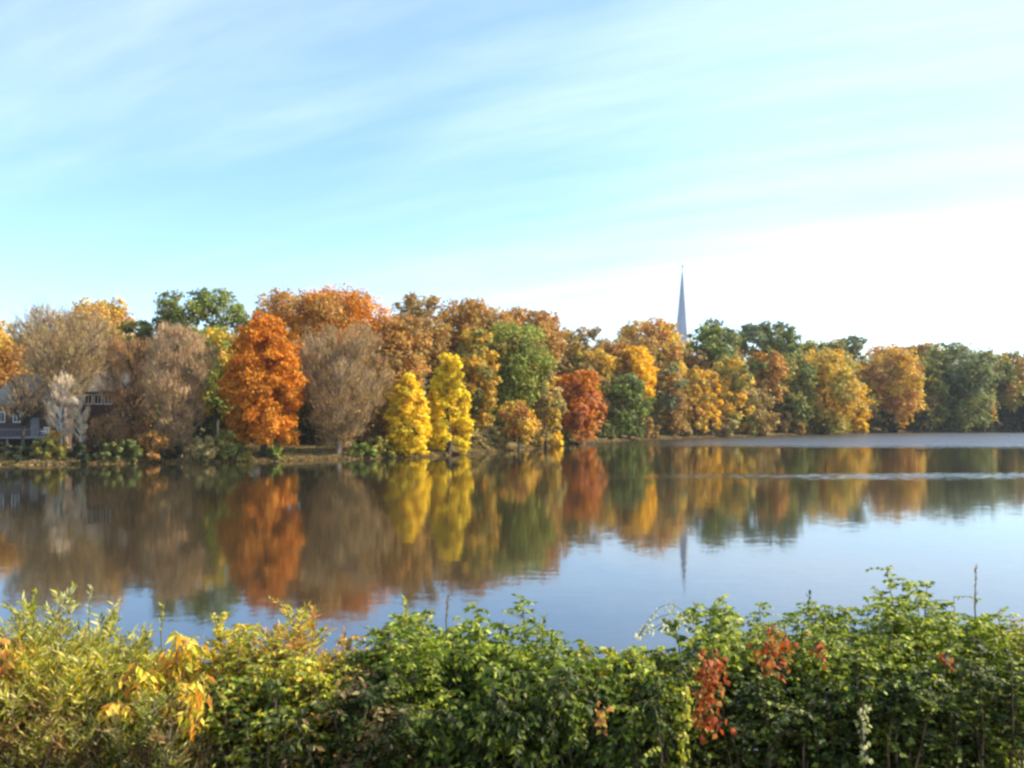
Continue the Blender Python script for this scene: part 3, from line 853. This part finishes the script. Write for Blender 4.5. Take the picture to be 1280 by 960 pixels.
# white chair on the deck
p = h1.location
ch = thing('deck_chair', 'white slatted chair at the right end of the raised deck', 'chair', (p.x + 3.0, p.y - 1.9, p.z + 1.335))
box('seat', -0.35, 0.35, -0.35, 0.35, 0.38, 0.44, M_TRIM, ch)
for i in range(5):
    box('slat', -0.33 + i * 0.14, -0.22 + i * 0.14, 0.30, 0.34, 0.445, 1.1, M_TRIM, ch)
for a in (-1, 1):
    for b in (-1, 1):
        box('leg', a * 0.31 - 0.03, a * 0.31 + 0.03, b * 0.28 - 0.03, b * 0.28 + 0.03, 0, 0.378, M_TRIM, ch)
    box('armrest', a * 0.38 - 0.05, a * 0.38 + 0.05, -0.35, 0.29, 0.62, 0.66, M_TRIM, ch)

hx = at(116, 540, 115).x
hz = ground_z(hx, 115)
h2 = thing('lake_house', 'brown house with slate roof and a row of white windows behind the pale trees', 'house', (hx, 115, hz))
walls(h2, -5.0, 4.2, 0, 7, 0, 6.5, 8.8, M_SIDING)
gable(h2, -5.0, 4.2, 0, 7, 6.52, 8.85, M_TEAL)
for xc in (-4.2, -2.5, -0.55, 0.6, 1.8, 3.4):
    window(h2, xc, 5.5, 1.0, 1.25, 0)
for xc in (-3.4, 0.4, 3.2):
    window(h2, xc, 2.0, 0.9, 1.4, 0)
box('porch_roof', -1.8, 2.6, -1.8, -0.12, 3.3, 3.5, M_SIDING, h2)
for xc in (-1.6, 2.4):
    box('post', xc - 0.1, xc + 0.1, -1.7, -1.5, 0, 3.298, M_SIDING, h2)

# church with the tall spire, beyond the wood
D = 440
tip = at(853, 335, D)
gz = ground_z(tip.x, D)
ch = thing('church', 'church with a slender pale grey spire rising above the trees', 'church', (tip.x, D, gz))
Ht = tip.z - gz
tw = 3.6
zT = at(853, 440, D).z - gz
box('tower', -tw, tw, -tw, tw, 0, zT, M_STONE, ch)
for sx in (-1, 1):
    for sy in (-1, 1):
        v = [(sx * tw - 0.6, sy * tw - 0.6, zT - 1), (sx * tw + 0.6, sy * tw - 0.6, zT - 1), (sx * tw + 0.6, sy * tw + 0.6, zT - 1), (sx * tw - 0.6, sy * tw + 0.6, zT - 1)]
        v2 = [(a, b, zT + 1.5) for a, b, c in v]
        poly('pinnacle', v + v2 + [(sx * tw, sy * tw, zT + 5.5)],
             [(0, 1, 5, 4), (1, 2, 6, 5), (2, 3, 7, 6), (3, 0, 4, 7), (4, 5, 8), (5, 6, 8), (6, 7, 8), (7, 4, 8)], M_STONE, ch)
for sx in (-1, 1):
    w_ = box('belfry_window', sx * 1.5 - 0.7, sx * 1.5 + 0.7, -tw - 0.06, -tw + 0.02, zT - 9, zT - 3, M_GLASS, ch)
spv, spf = [], []
for i, (zf, r) in enumerate([(0, tw * 1.25), (0.04, tw * 1.15), (0.5, tw * 0.62), (0.95, tw * 0.14), (1.0, 0.14)]):
    for j in range(8):
        a_ = math.pi / 8 + j * math.pi / 4
        spv.append((r * math.cos(a_), r * math.sin(a_), zT + 0.003 + zf * (Ht - zT - 1.2)))
for i in range(4):
    for j in range(8):
        spf.append((i * 8 + j, i * 8 + (j + 1) % 8, (i + 1) * 8 + (j + 1) % 8, (i + 1) * 8 + j))
spo = poly('spire', spv, spf, M_SPIRE, ch)
for (a_, zf) in ((-math.pi / 2, 0.12), (0, 0.12), (math.pi / 2, .12), (math.pi, .12), (-math.pi / 2, .4), (0, .4)):
    r = tw * (0.86 - 0.42 * zf / 0.5) * 0.93
    z = zT + zf * (Ht - zT)
    s = 0.6 if zf < .3 else .35
    ca_, sa_ = math.cos(a_), math.sin(a_)
    v = []
    for (d_, w_, h_) in ((r - .5, -s, -s), (r - .5, s, -s), (r + .35, s, -s), (r + .35, -s, -s), (r - .5, -s, s), (r - .5, s, s), (r + .35, s, s), (r + .35, -s, s), (r - .7, 0, s * 3), (r + .3, 0, s * 3)):
        v.append((ca_ * d_ - sa_ * w_, sa_ * d_ + ca_ * w_, z + h_))
    poly('lucarne', v, [(0, 1, 5, 4), (1, 2, 6, 5), (2, 3, 7, 6), (3, 0, 4, 7), (6, 9, 7), (5, 6, 9, 8), (4, 8, 9, 7)], M_SPIRE, spo)
box('cross', -0.14, 0.14, -0.14, 0.14, Ht - 1.3, Ht + 1.8, M_STONE, ch)
box('cross_arm', -0.7, 0.7, -0.12, 0.12, Ht + 0.6, Ht + 0.9, M_STONE, ch)
walls(ch, -7, 7, 6, 40, 0, 12, 13, M_STONE)

# ------------------------------------------------------------------ foreground hedge
NP = {
    'willow':  [(0.30, 0.30, 0.04), (0.21, 0.22, 0.03), (0.42, 0.40, 0.08), (0.50, 0.45, 0.18), (0.12, 0.13, 0.02)],
    'yg':      [(0.34, 0.36, 0.045), (0.24, 0.27, 0.035), (0.50, 0.44, 0.08), (0.56, 0.38, 0.04), (0.16, 0.19, 0.03)],
    'amber':   [(0.66, 0.36, 0.04), (0.74, 0.50, 0.10), (0.55, 0.24, 0.04), (0.38, 0.32, 0.06), (0.78, 0.56, 0.06)],
    'broad':   [(0.12, 0.16, 0.022), (0.21, 0.24, 0.03), (0.32, 0.33, 0.05), (0.07, 0.10, 0.018)],
    'lime':    [(0.36, 0.37, 0.04), (0.26, 0.29, 0.035), (0.48, 0.45, 0.08), (0.14, 0.17, 0.025)],
    'vine':    [(0.14, 0.17, 0.028), (0.25, 0.27, 0.045), (0.36, 0.37, 0.09), (0.10, 0.13, 0.03), (0.36, 0.34, 0.06)],
    'dark':    [(0.03, 0.042, 0.010), (0.045, 0.06, 0.012), (0.09, 0.11, 0.02)],  # shade of the lower hedge, put into the leaf colour
    'pale':    [(0.48, 0.50, 0.26), (0.40, 0.42, 0.17), (0.56, 0.55, 0.34)],
    'red':     [(0.50, 0.11, 0.025), (0.40, 0.07, 0.018), (0.56, 0.19, 0.04), (0.30, 0.05, 0.014), (0.40, 0.24, 0.05)],
    'brown':   [(0.20, 0.11, 0.045), (0.28, 0.16, 0.06), (0.11, 0.065, 0.03), (0.38, 0.27, 0.13)],
    'rusty':   [(0.48, 0.21, 0.07), (0.54, 0.32, 0.10), (0.32, 0.25, 0.05), (0.40, 0.14, 0.05)],
}
LEAFSHAPE = {'willow': (0.065, 0.014), 'amber': (0.075, 0.022), 'broad': (0.050, 0.026), 'vine': (0.040, 0.030), 'small': (0.034, 0.016), 'creeper': (0.044, 0.028)}
_lm = {}


def single_leaf(kind, pal, i):
    key = (kind, pal, i)
    if key not in _lm:
        L, Wd = LEAFSHAPE[kind]
        c = np.clip(np.array([NP[pal][i]]) * (np.array([1.0, 1.0, 1.0]) if pal == 'red' else np.array([1.28, 1.22, 1.0])), 0, 0.8)
        v, f, c = leaves_fold(np.zeros((1, 3)), np.array([[0, 0, 1.0]]), np.array([[0, -1.0, 0]]), L, Wd, c)
        _lm[key] = mesh_np('leaf', v, f, 3, M_NEAR, c)
    return _lm[key]


def hedge_plant(name, label, px, Yd, ytop, wpx, leaf='broad', pal='broad', pal2=None, p2=0.3, nst=12, ntw=20, nlf=9, droop=0.5,
                up=0.3, thick=0.32, base_leaf=0.12, group=None, cat='shrub', stem_mat=None, spiky=0.06, size=1.0, twl=0.2, single=26, dome=0.25):
    top = at(px, ytop - (9 if Yd > 5 else 4), Yd)
    gz = ground_z(top.x, Yd) - 0.02
    Hh = top.z - gz
    hw = wpx / F * Yd / 2
    root = thing(name, label, cat, (top.x, Yd, gz), group)
    L, Wd = LEAFSHAPE[leaf]
    size *= random.choice((0.85, 0.95, 1.1))
    P, A, Nn, CI = [], [], [], []
    tw = Tubes(3)
    nst, ntw, nlf = int(nst * 1.35), int(ntw * 1.45), nlf + 3
    size *= 0.76
    for s in range(nst):
        u = (s + random.random()) / nst * 2 - 1
        ex, ey = u * hw, random.uniform(-thick, thick)
        hh = Hh * (1 - dome * 0.8 * u * u) * (1 - random.random() * 0.25) + random.uniform(0, spiky) * (random.random() < 0.3)
        b = Vector((u * hw * 0.55 + random.uniform(-.04, .04), ey * 0.4, 0))
        e = Vector((ex, ey, hh))
        m = b.lerp(e, 0.55) + Vector((random.uniform(-.06, .06), random.uniform(-.06, .06), 0.1))
        pts = [b, b.lerp(m, .5) + Vector((random.uniform(-.03, .03), 0, 0)), m, m.lerp(e, .5) + Vector((0, 0, 0.03)), e]
        st = Tubes(5)
        st.add(pts, [0.008, 0.007, 0.0055, 0.004, 0.0015])
        link('stem', st.mesh('stem', stem_mat or M_STEM), root)
        for q in range(ntw):
            f = base_leaf + (1 - base_leaf) * ((q + random.random()) / ntw) ** 0.8
            f = min(f, 0.999)
            i = min(int(f * 4), 3)
            p = pts[i].lerp(pts[i + 1], f * 4 - i)
            an = random.uniform(0, 2 * math.pi)
            d = Vector((math.cos(an), math.sin(an), up + random.uniform(-.2, .4))).normalized()
            tl = twl * random.uniform(0.5, 1.2) * (1.1 - 0.5 * f)
            tp = [p]
            for k in range(4):
                d = (d + Vector((0, 0, -droop * 0.28))).normalized()
                tp.append(tp[-1] + d * tl / 4)
            if q % 2 == 0:
                tw.add([tp[0], tp[2], tp[4]], [0.003, 0.002, 0.001])
            for k in range(nlf):
                g = (k + random.random()) / nlf * 3.999
                i2 = int(g)
                pp = tp[i2].lerp(tp[i2 + 1], g - i2)
                sd = 1 if k % 2 else -1
                perp = d.cross(Vector((0, 0, 1)))
                if perp.length < 0.05:
                    perp = Vector((1, 0, 0))
                perp.normalize()
                ax = (d * 0.6 + perp * sd * 0.8 + Vector((random.gauss(0, .35), random.gauss(0, .35), random.gauss(0, .3) - droop * 0.6 + up * 0.5)))
                P.append(pp); A.append(ax)
    n = len(P)
    P = np.array([tuple(v) for v in P]); A = unit(np.array([tuple(v) for v in A]))
    Nn = unit(rng.normal(size=(n, 3)) * 0.55 + np.array([0.15, -0.35, 0.9]))
    p = np.array(NP[pal])
    idx = rng.integers(0, len(p), n)
    C = p[idx].copy()
    if pal2:
        p2a = np.array(NP[pal2])
        # patches of the second colour, a cluster at a time
        ph = np.sin(P[:, 0] * 23 + px) * np.sin(P[:, 2] * 19 + px * 0.7) + 0.6 * rng.normal(size=n)
        m = ph > np.quantile(ph, 1 - p2)
        C[m] = p2a[rng.integers(0, len(p2a), m.sum())]
    warm = pal in ('yg', 'amber', 'willow')
    C = np.clip(C * (np.array([1.28, 1.2, 1.0]) if warm else np.array([0.98, 1.08, 0.95])) * (1 + 0.18 * rng.normal(size=(n, 1))), 0.01, 0.8)
    sz = size * (0.65 + 0.6 * rng.random(n))
    # leaves that stand out towards the viewer become single parts
    front = np.argsort(P[:, 1] - 0.35 * P[:, 2] + 0.12 * rng.random(n))[:single]
    keep = np.ones(n, bool)
    keep[front] = False
    v, f, c = leaves_fold(P[keep], A[keep], Nn[keep], L * sz[keep], Wd * sz[keep], C[keep])
    link('foliage', mesh_np('foliage', v, f, 3, M_NEAR, c), root, kind='stuff')
    link('twigs', tw.mesh('twigs', stem_mat or M_STEM), root, kind='stuff')
    for i in front:
        pl = pal
        o = link('leaf', single_leaf(leaf, pl, int(idx[i])), root)
        o.location = P[i]
        ax = Vector(A[i]); nn = Vector(Nn[i])
        yv = -(nn - ax * nn.dot(ax)).normalized()
        xv = yv.cross(ax)
        from mathutils import Matrix
        o.rotation_euler = Matrix((xv, yv, ax)).transposed().to_euler()
        o.scale = (sz[i],) * 3
    return root


G = 'shrubs of the near hedge'
H = hedge_plant
# back rank: makes the hedge's outline against the water
H('willow_shrub', 'olive shrub with narrow upright leaves at the left end of the hedge', 25, 5.3, 784, 150, 'willow', 'willow', nst=16, ntw=24, droop=0.1, up=1.0, group=G)
H('willow_shrub', 'olive shrub with pale narrow tips peaking left of the amber shrub', 95, 5.4, 782, 120, 'willow', 'willow', 'pale', 0.2, nst=14, ntw=22, droop=0.1, up=1.1, spiky=0.2, dome=0.5, group=G)
H('willow_shrub', 'shorter dull green narrow leaved shrub in the dip before the amber shrub', 155, 5.2, 808, 100, 'willow', 'willow', nst=12, ntw=20, droop=0.1, up=1.0, group=G)
H('amber_shrub', 'amber and yellow shrub with hanging pointed leaves', 215, 5.0, 790, 120, 'amber', 'amber', 'yg', 0.35, nst=14, ntw=18, nlf=8, droop=0.9, up=0.2, group=G)
H('leafy_shrub', 'yellow green shrub just right of the amber shrub', 292, 5.25, 768, 100, 'broad', 'yg', 'amber', 0.15, nst=14, ntw=22, droop=0.4, up=0.6, group=G)
H('leafy_shrub', 'yellow green shrub with rusty upright tips above the low gap', 372, 5.3, 772, 90, 'willow', 'yg', 'rusty', 0.4, nst=12, ntw=20, droop=0.2, up=0.9, spiky=0.16, group=G)
H('leafy_shrub', 'low green and rust shrub beside the rusty tipped shrub', 438, 5.3, 790, 80, 'broad', 'yg', 'rusty', 0.35, nst=10, ntw=20, group=G)
H('leafy_shrub', 'mixed green shrub with pale upright sprays left of the tall broad leaved shrub', 502, 5.4, 774, 100, 'broad', 'broad', 'yg', 0.35, nst=14, ntw=22, up=0.6, spiky=0.2, group=G)
H('leafy_shrub', 'tall broad leaved green shrub in the middle of the hedge', 590, 5.15, 762, 130, 'broad', 'lime', 'broad', 0.4, nst=18, ntw=24, droop=0.7, group=G)
H('leafy_shrub', 'green shrub sloping down right of the tall broad leaved shrub', 660, 5.3, 786, 80, 'broad', 'broad', 'lime', 0.3, nst=12, ntw=20, spiky=0.16, group=G)
H('leafy_shrub', 'lowest green shrub at the dip of the hedge', 735, 5.2, 808, 90, 'broad', 'broad', 'yg', 0.3, nst=12, ntw=20, group=G)
H('leafy_shrub', 'yellow green shrub with a flat top left of the arching vine', 800, 5.2, 804, 90, 'vine', 'lime', 'yg', 0.4, nst=12, ntw=20, group=G)
H('leafy_shrub', 'dense light green shrub behind the long red creeper', 892, 5.3, 762, 100, 'vine', 'lime', 'vine', 0.5, nst=16, ntw=22, group=G)
H('leafy_shrub', 'dense green shrub behind the two small red clusters', 975, 5.35, 754, 100, 'vine', 'vine', 'lime', 0.4, nst=16, ntw=22, group=G)
H('leafy_shrub', 'dense light green shrub left of the highest mound', 1052, 5.35, 752, 100, 'vine', 'lime', 'vine', 0.5, nst=16, ntw=22, group=G)
H('leafy_shrub', 'highest rounded green mound of the hedge', 1140, 5.4, 728, 110, 'vine', 'vine', 'lime', 0.5, nst=18, ntw=24, dome=0.35, group=G)
H('leafy_shrub', 'light green shrub sloping down right of the highest mound', 1212, 5.3, 750, 90, 'vine', 'lime', 'vine', 0.4, nst=15, ntw=22, group=G)
H('leafy_shrub', 'yellowish green shrub at the right end of the hedge', 1278, 5.3, 772, 110, 'vine', 'yg', 'vine', 0.5, nst=15, ntw=22, group=G)
# front rank, lower, its shade mostly put into dark leaf colours
H('bramble', 'thin brown stemmed undergrowth at the lower left corner', 40, 4.75, 862, 180, 'willow', 'willow', 'brown', 0.4, droop=0.1, up=1.0, stem_mat=M_STEM, size=0.8, nst=26, ntw=16, nlf=8, base_leaf=0.3, group=G)
H('bramble', 'brown stemmed undergrowth below the amber shrub', 190, 4.7, 880, 160, 'willow', 'brown', 'willow', 0.55, droop=0.1, up=1.0, size=0.8, nst=26, ntw=15, nlf=8, base_leaf=0.3, group=G)
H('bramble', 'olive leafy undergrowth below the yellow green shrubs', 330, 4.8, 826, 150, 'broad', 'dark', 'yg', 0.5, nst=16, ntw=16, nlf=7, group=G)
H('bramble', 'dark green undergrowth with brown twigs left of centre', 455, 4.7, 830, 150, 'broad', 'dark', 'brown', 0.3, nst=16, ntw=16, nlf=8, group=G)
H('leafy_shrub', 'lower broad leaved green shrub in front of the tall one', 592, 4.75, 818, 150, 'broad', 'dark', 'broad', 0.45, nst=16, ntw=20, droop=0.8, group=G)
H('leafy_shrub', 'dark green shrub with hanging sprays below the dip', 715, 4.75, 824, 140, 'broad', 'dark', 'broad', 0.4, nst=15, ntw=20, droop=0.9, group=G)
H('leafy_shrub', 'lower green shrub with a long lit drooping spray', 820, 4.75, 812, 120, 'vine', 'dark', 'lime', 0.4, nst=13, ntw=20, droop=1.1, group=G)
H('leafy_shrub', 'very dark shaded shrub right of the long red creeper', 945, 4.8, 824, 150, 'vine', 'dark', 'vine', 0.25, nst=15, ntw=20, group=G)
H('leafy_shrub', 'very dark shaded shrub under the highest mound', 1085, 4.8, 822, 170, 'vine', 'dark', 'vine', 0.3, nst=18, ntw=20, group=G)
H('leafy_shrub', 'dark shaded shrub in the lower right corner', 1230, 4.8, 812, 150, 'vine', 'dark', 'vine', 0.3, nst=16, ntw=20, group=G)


# middle rank closing the depth of the hedge
H('leafy_shrub', 'yellow green shrub with orange leaves filling the hedge front below the amber shrub', 235, 4.95, 830, 110, 'willow', 'yg', 'amber', 0.4, nst=14, ntw=16, nlf=6, droop=0.7, group=G)
H('leafy_shrub', 'russet tinged yellow green sprays at the far left edge of the hedge', 10, 4.95, 802, 90, 'willow', 'yg', 'rusty', 0.35, nst=12, ntw=18, droop=0.1, up=0.9, group=G)
H('leafy_shrub', 'bright yellow green shrub in front of the olive narrow leaved shrub', 100, 5.0, 806, 130, 'willow', 'yg', 'willow', 0.5, nst=16, ntw=20, droop=0.1, up=0.9, group=G)
H('leafy_shrub', 'bright yellow green shrub in front of the rusty tipped shrub', 375, 5.0, 804, 130, 'broad', 'yg', 'lime', 0.5, nst=15, ntw=20, group=G)
H('leafy_shrub', 'light green shrub in front of the mixed green shrub', 505, 5.05, 790, 130, 'broad', 'lime', 'broad', 0.5, nst=15, ntw=20, group=G)
H('leafy_shrub', 'light green leafy shrub in front of the sloping green shrub', 680, 5.0, 814, 120, 'broad', 'lime', 'broad', 0.5, nst=15, ntw=20, group=G)
H('leafy_shrub', 'bright green leafy shrub under the arching vine', 800, 5.0, 806, 120, 'vine', 'lime', 'yg', 0.4, nst=15, ntw=20, group=G)
H('leafy_shrub', 'bright green leafy shrub around the small red spot', 1010, 5.1, 776, 140, 'vine', 'lime', 'vine', 0.4, nst=16, ntw=20, group=G)
H('leafy_shrub', 'bright green leafy shrub in front of the highest mound', 1130, 5.1, 768, 130, 'vine', 'lime', 'vine', 0.4, nst=16, ntw=20, group=G)
H('leafy_shrub', 'bright green leafy shrub in front of the right end shrub', 1245, 5.05, 780, 120, 'vine', 'lime', 'vine', 0.4, nst=16, ntw=20, group=G)


# creepers and single stalks
def creeper(label, px, Yd, y0, y1, wpx, n, pal='red', leaf='creeper', name='red_creeper', arch=None, size=1.0):
    a, b = at(px, y0, Yd), at(px, y1, Yd)
    root = thing(name, label, 'vine', (a.x, Yd, b.z))
    hw = wpx / F * Yd / 2
    Hh = a.z - b.z
    st = []
    for s in range(3):
        x0 = random.uniform(-.4, .4) * hw
        pts = []
        for i in range(7):
            f = i / 6
            if arch:
                pts.append(Vector((arch[0] * (f - .5) * 2 * hw, random.uniform(-.02, .02), Hh * math.sin(math.pi * min(f * 0.9 + 0.05, 1)) * (1 - .25 * s) + random.uniform(-.01, .01))))
            else:
                pts.append(Vector((x0 + 0.3 * hw * math.sin(f * 5 + s), -0.05 + 0.04 * math.sin(f * 4), Hh * (1 - f) * (1 - .1 * s))))
        t_ = Tubes(5)
        q_ = 0.5 if arch else 1.0
        t_.add(pts, [q_ * w_ for w_ in (0.004, .0038, .0035, .003, .0025, .002, .001)])
        link('stem', t_.mesh('stem', M_STEM), root)
        st.append(pts)
    p = np.array(NP[pal])
    L, Wd = LEAFSHAPE[leaf]
    for i in range(n):
        pts = random.choice(st)
        g = random.random() * 5.999
        q = pts[int(g)].lerp(pts[int(g) + 1], g % 1)
        sp_ = 0.25 if arch else 0.75
        q = q + Vector((random.gauss(0, hw * sp_ * .5), random.uniform(-.07, .05), random.gauss(0, .02)))
        o = link('leaf', single_leaf(leaf, pal, random.randrange(len(p))), root)
        o.location = q
        o.rotation_euler = (R(random.uniform(110, 200)), R(random.uniform(-40, 40)), R(random.uniform(-60, 60)))
        s_ = size * random.uniform(0.7, 1.15)
        o.scale = (s_, s_, s_)


creeper('long red creeper hanging down the front of the hedge', 884, 4.60, 806, 904, 40, 230, size=0.85)
creeper('red leaf cluster near the hedge top left of the small red spot', 968, 4.74, 782, 830, 46, 110, size=0.85)
creeper('small red leaf spot right of the larger red cluster', 1020, 4.80, 797, 814, 16, 24, size=0.8)
creeper('small dull red cluster low in the middle of the hedge', 750, 4.5, 880, 896, 24, 30, 'rusty', size=0.8)
creeper('tiny reddish leaf cluster low right of centre', 1180, 4.6, 812, 826, 12, 8, size=0.8)
creeper('reddish brown cluster at the left edge of the photo', 4, 4.9, 788, 830, 20, 24, 'rusty')
creeper('golden leaf cluster hanging below the amber shrub', 250, 4.62, 836, 900, 30, 80, 'amber', 'amber', 'golden_sprig')
creeper('arching thin vine with pale leaves above the hedge dip', 838, 5.2, 756, 800, 80, 70, 'pale', 'small', 'arching_vine', arch=(1,), size=0.9)
creeper('lit green vine trailing down left of the long red creeper', 852, 4.5, 850, 958, 18, 110, 'lime', 'vine', 'trailing_vine', size=0.8)
creeper('lit green vine trailing down in the dark right part of the hedge', 1076, 4.5, 872, 940, 12, 50, 'pale', 'vine', 'trailing_vine', size=0.7)


def stalk(label, px, Yd, ytop, ybase, pal, leaf, nlv, name='weed_stalk', size=1.0, spread=0.05):
    a, b = at(px, ytop, Yd), at(px, ybase, Yd)
    gz = ground_z(a.x, Yd)
    root = thing(name, label, 'plant', (a.x, Yd, gz))
    pts = [Vector((0, 0, 0)), Vector((.02, 0, (b.z - gz) * .5)), Vector((-.01, 0, b.z - gz)), Vector((0.0, 0, a.z - gz))]
    t_ = Tubes(5); t_.add(pts, [.006, .005, .004, .0015])
    link('stem', t_.mesh('stem', M_STEMG), root)
    for i in range(nlv):
        f = (i + .5) / nlv
        q = pts[2].lerp(pts[3], f)
        o = link('leaf', single_leaf(leaf, pal, random.randrange(len(NP[pal]))), root)
        o.location = q
        o.rotation_euler = (R(random.uniform(20, 75)), 0, i * 2.4)
        s_ = size * random.uniform(.7, 1.1)
        o.scale = (s_, s_, s_)


stalk('slender weed stalk with whorled buds above the right of the hedge', 1220, 5.3, 706, 760, 'brown', 'small', 22, size=0.75)
stalk('leafy upright sprig at the top left of the hedge', 114, 5.2, 732, 775, 'pale', 'broad', 14, size=0.7)
stalk('round leafy shoot left of the pale upright sprig', 45, 5.2, 738, 770, 'lime', 'broad', 14, size=0.8)
stalk('single yellow green leaf shoot over the water gap', 204, 5.1, 756, 790, 'yg', 'broad', 8, size=0.8)
stalk('rusty leafy shoot standing left of the low gap', 393, 5.1, 764, 810, 'rusty', 'broad', 22, size=0.8)
stalk('rusty shoot with drooping leaves right of the low gap', 431, 5.1, 786, 820, 'rusty', 'broad', 14, size=0.7)
stalk('narrow leafed tip above the mixed green shrub', 508, 5.2, 748, 790, 'lime', 'broad', 16, size=0.8)
stalk('drooping leaf shoot right of the tall broad leaved shrub', 680, 5.2, 770, 805, 'broad', 'broad', 12, size=0.9)
stalk('dark seed head stalk above the middle of the hedge', 560, 5.3, 746, 775, 'brown', 'small', 18, size=0.8)
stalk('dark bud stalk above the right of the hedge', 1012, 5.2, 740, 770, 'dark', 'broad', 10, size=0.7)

# dry grass and dead stems at the foot of the hedge
n = 5000
gx = rng.uniform(-4.5, 4.5, n); gy = rng.uniform(3.9, 6.4, n)
gzv = np.interp(gy, NEAR_Y, NEAR_Z)
P = np.stack([gx, gy, gzv - 0.02], 1)
ax = unit(np.stack([rng.normal(size=n) * .25, rng.normal(size=n) * .25, np.ones(n)], 1))
nr = unit(rng.normal(size=(n, 3)) * np.array([1, 1, .2]))
pal = np.array([(0.26, 0.20, 0.10), (0.18, 0.14, 0.07), (0.12, 0.14, 0.05), (0.32, 0.24, 0.14), (0.14, 0.09, 0.06)])
v, f, c = leaves_fold(P, ax, nr, rng.uniform(.1, .42, n), rng.uniform(.004, .009, n), pal[rng.integers(0, 5, n)])
link('dry_grass', mesh_np('dry_grass', v, f, 3, M_NEAR, c), kind='stuff', label='dry grass and dead stems at the foot of the near hedge', category='grass')

# lawn blades and litter on the left bank behind the waterline
n = 30000
gx = rng.uniform(-60, 0, n); gd = rng.uniform(0.4, 16, n) 
gy = shore(gx) + gd
P = np.stack([gx, gy, far_h(gd) - 0.02], 1)
ax = unit(np.stack([rng.normal(size=n) * .4, rng.normal(size=n) * .4, np.ones(n)], 1))
nr = unit(rng.normal(size=(n, 3)) * np.array([1, 1, .3]))
pal = np.array([(0.34, 0.26, 0.12), (0.22, 0.22, 0.07), (0.16, 0.18, 0.05), (0.42, 0.30, 0.14), (0.30, 0.16, 0.07)])
v, f, c = leaves_flat(P + ax * .1, ax, nr, rng.uniform(.15, .4, n), rng.uniform(.06, .14, n), pal[rng.integers(0, 5, n)])
link('bank_grass', mesh_np('bank_grass', v, f, 4, M_LEAF, c), kind='stuff', label='dry yellowish grass on the left bank', category='grass')

n = 36000
gx = np.where(rng.random(n) < 0.45, rng.uniform(-62, 10, n), rng.uniform(0, 200, n)); gd = rng.uniform(-0.35, 3.2, n) ** 1 * np.where(rng.random(n) < .5, 0.4, 1)
gy = shore(gx) + gd
P = np.stack([gx, gy, np.maximum(far_h(gd), 0.0) + 0.03], 1)
ax = unit(np.stack([rng.normal(size=n), rng.normal(size=n), rng.random(n) * .9], 1))
nr = unit(rng.normal(size=(n, 3)) * .5 + np.array([0, -.2, .8]))
pal = np.array([(0.40, 0.22, 0.08), (0.30, 0.16, 0.07), (0.50, 0.33, 0.09), (0.12, 0.09, 0.05), (0.18, 0.18, 0.06), (0.08, 0.07, 0.04)])
v, f, c = leaves_flat(P, ax, nr, rng.uniform(.15, .42, n), rng.uniform(.08, .2, n), pal[rng.integers(0, 6, n)])
link('leaf_litter', mesh_np('leaf_litter', v, f, 4, M_LEAF, c), kind='stuff', label='fallen leaves and low growth along the far waterline', category='leaves')

# ------------------------------------------------------------------ thin autumn haze
hm, t = new_mat('haze')
pv = t.nodes.new('ShaderNodeVolumePrincipled')
pv.inputs['Color'].default_value = (0.90, 0.95, 1.0, 1)
pv.inputs['Density'].default_value = 0.00010
o_ = t.nodes.new('ShaderNodeOutputMaterial')
t.links.new(pv.outputs[0], o_.inputs['Volume'])
hb = box('haze', -3500, 3500, -500, 4700, -4.2, 90, hm, None)
hb['kind'] = 'stuff'
hb['label'] = 'thin pale autumn haze over the lake and the far shore'
hb['category'] = 'haze'
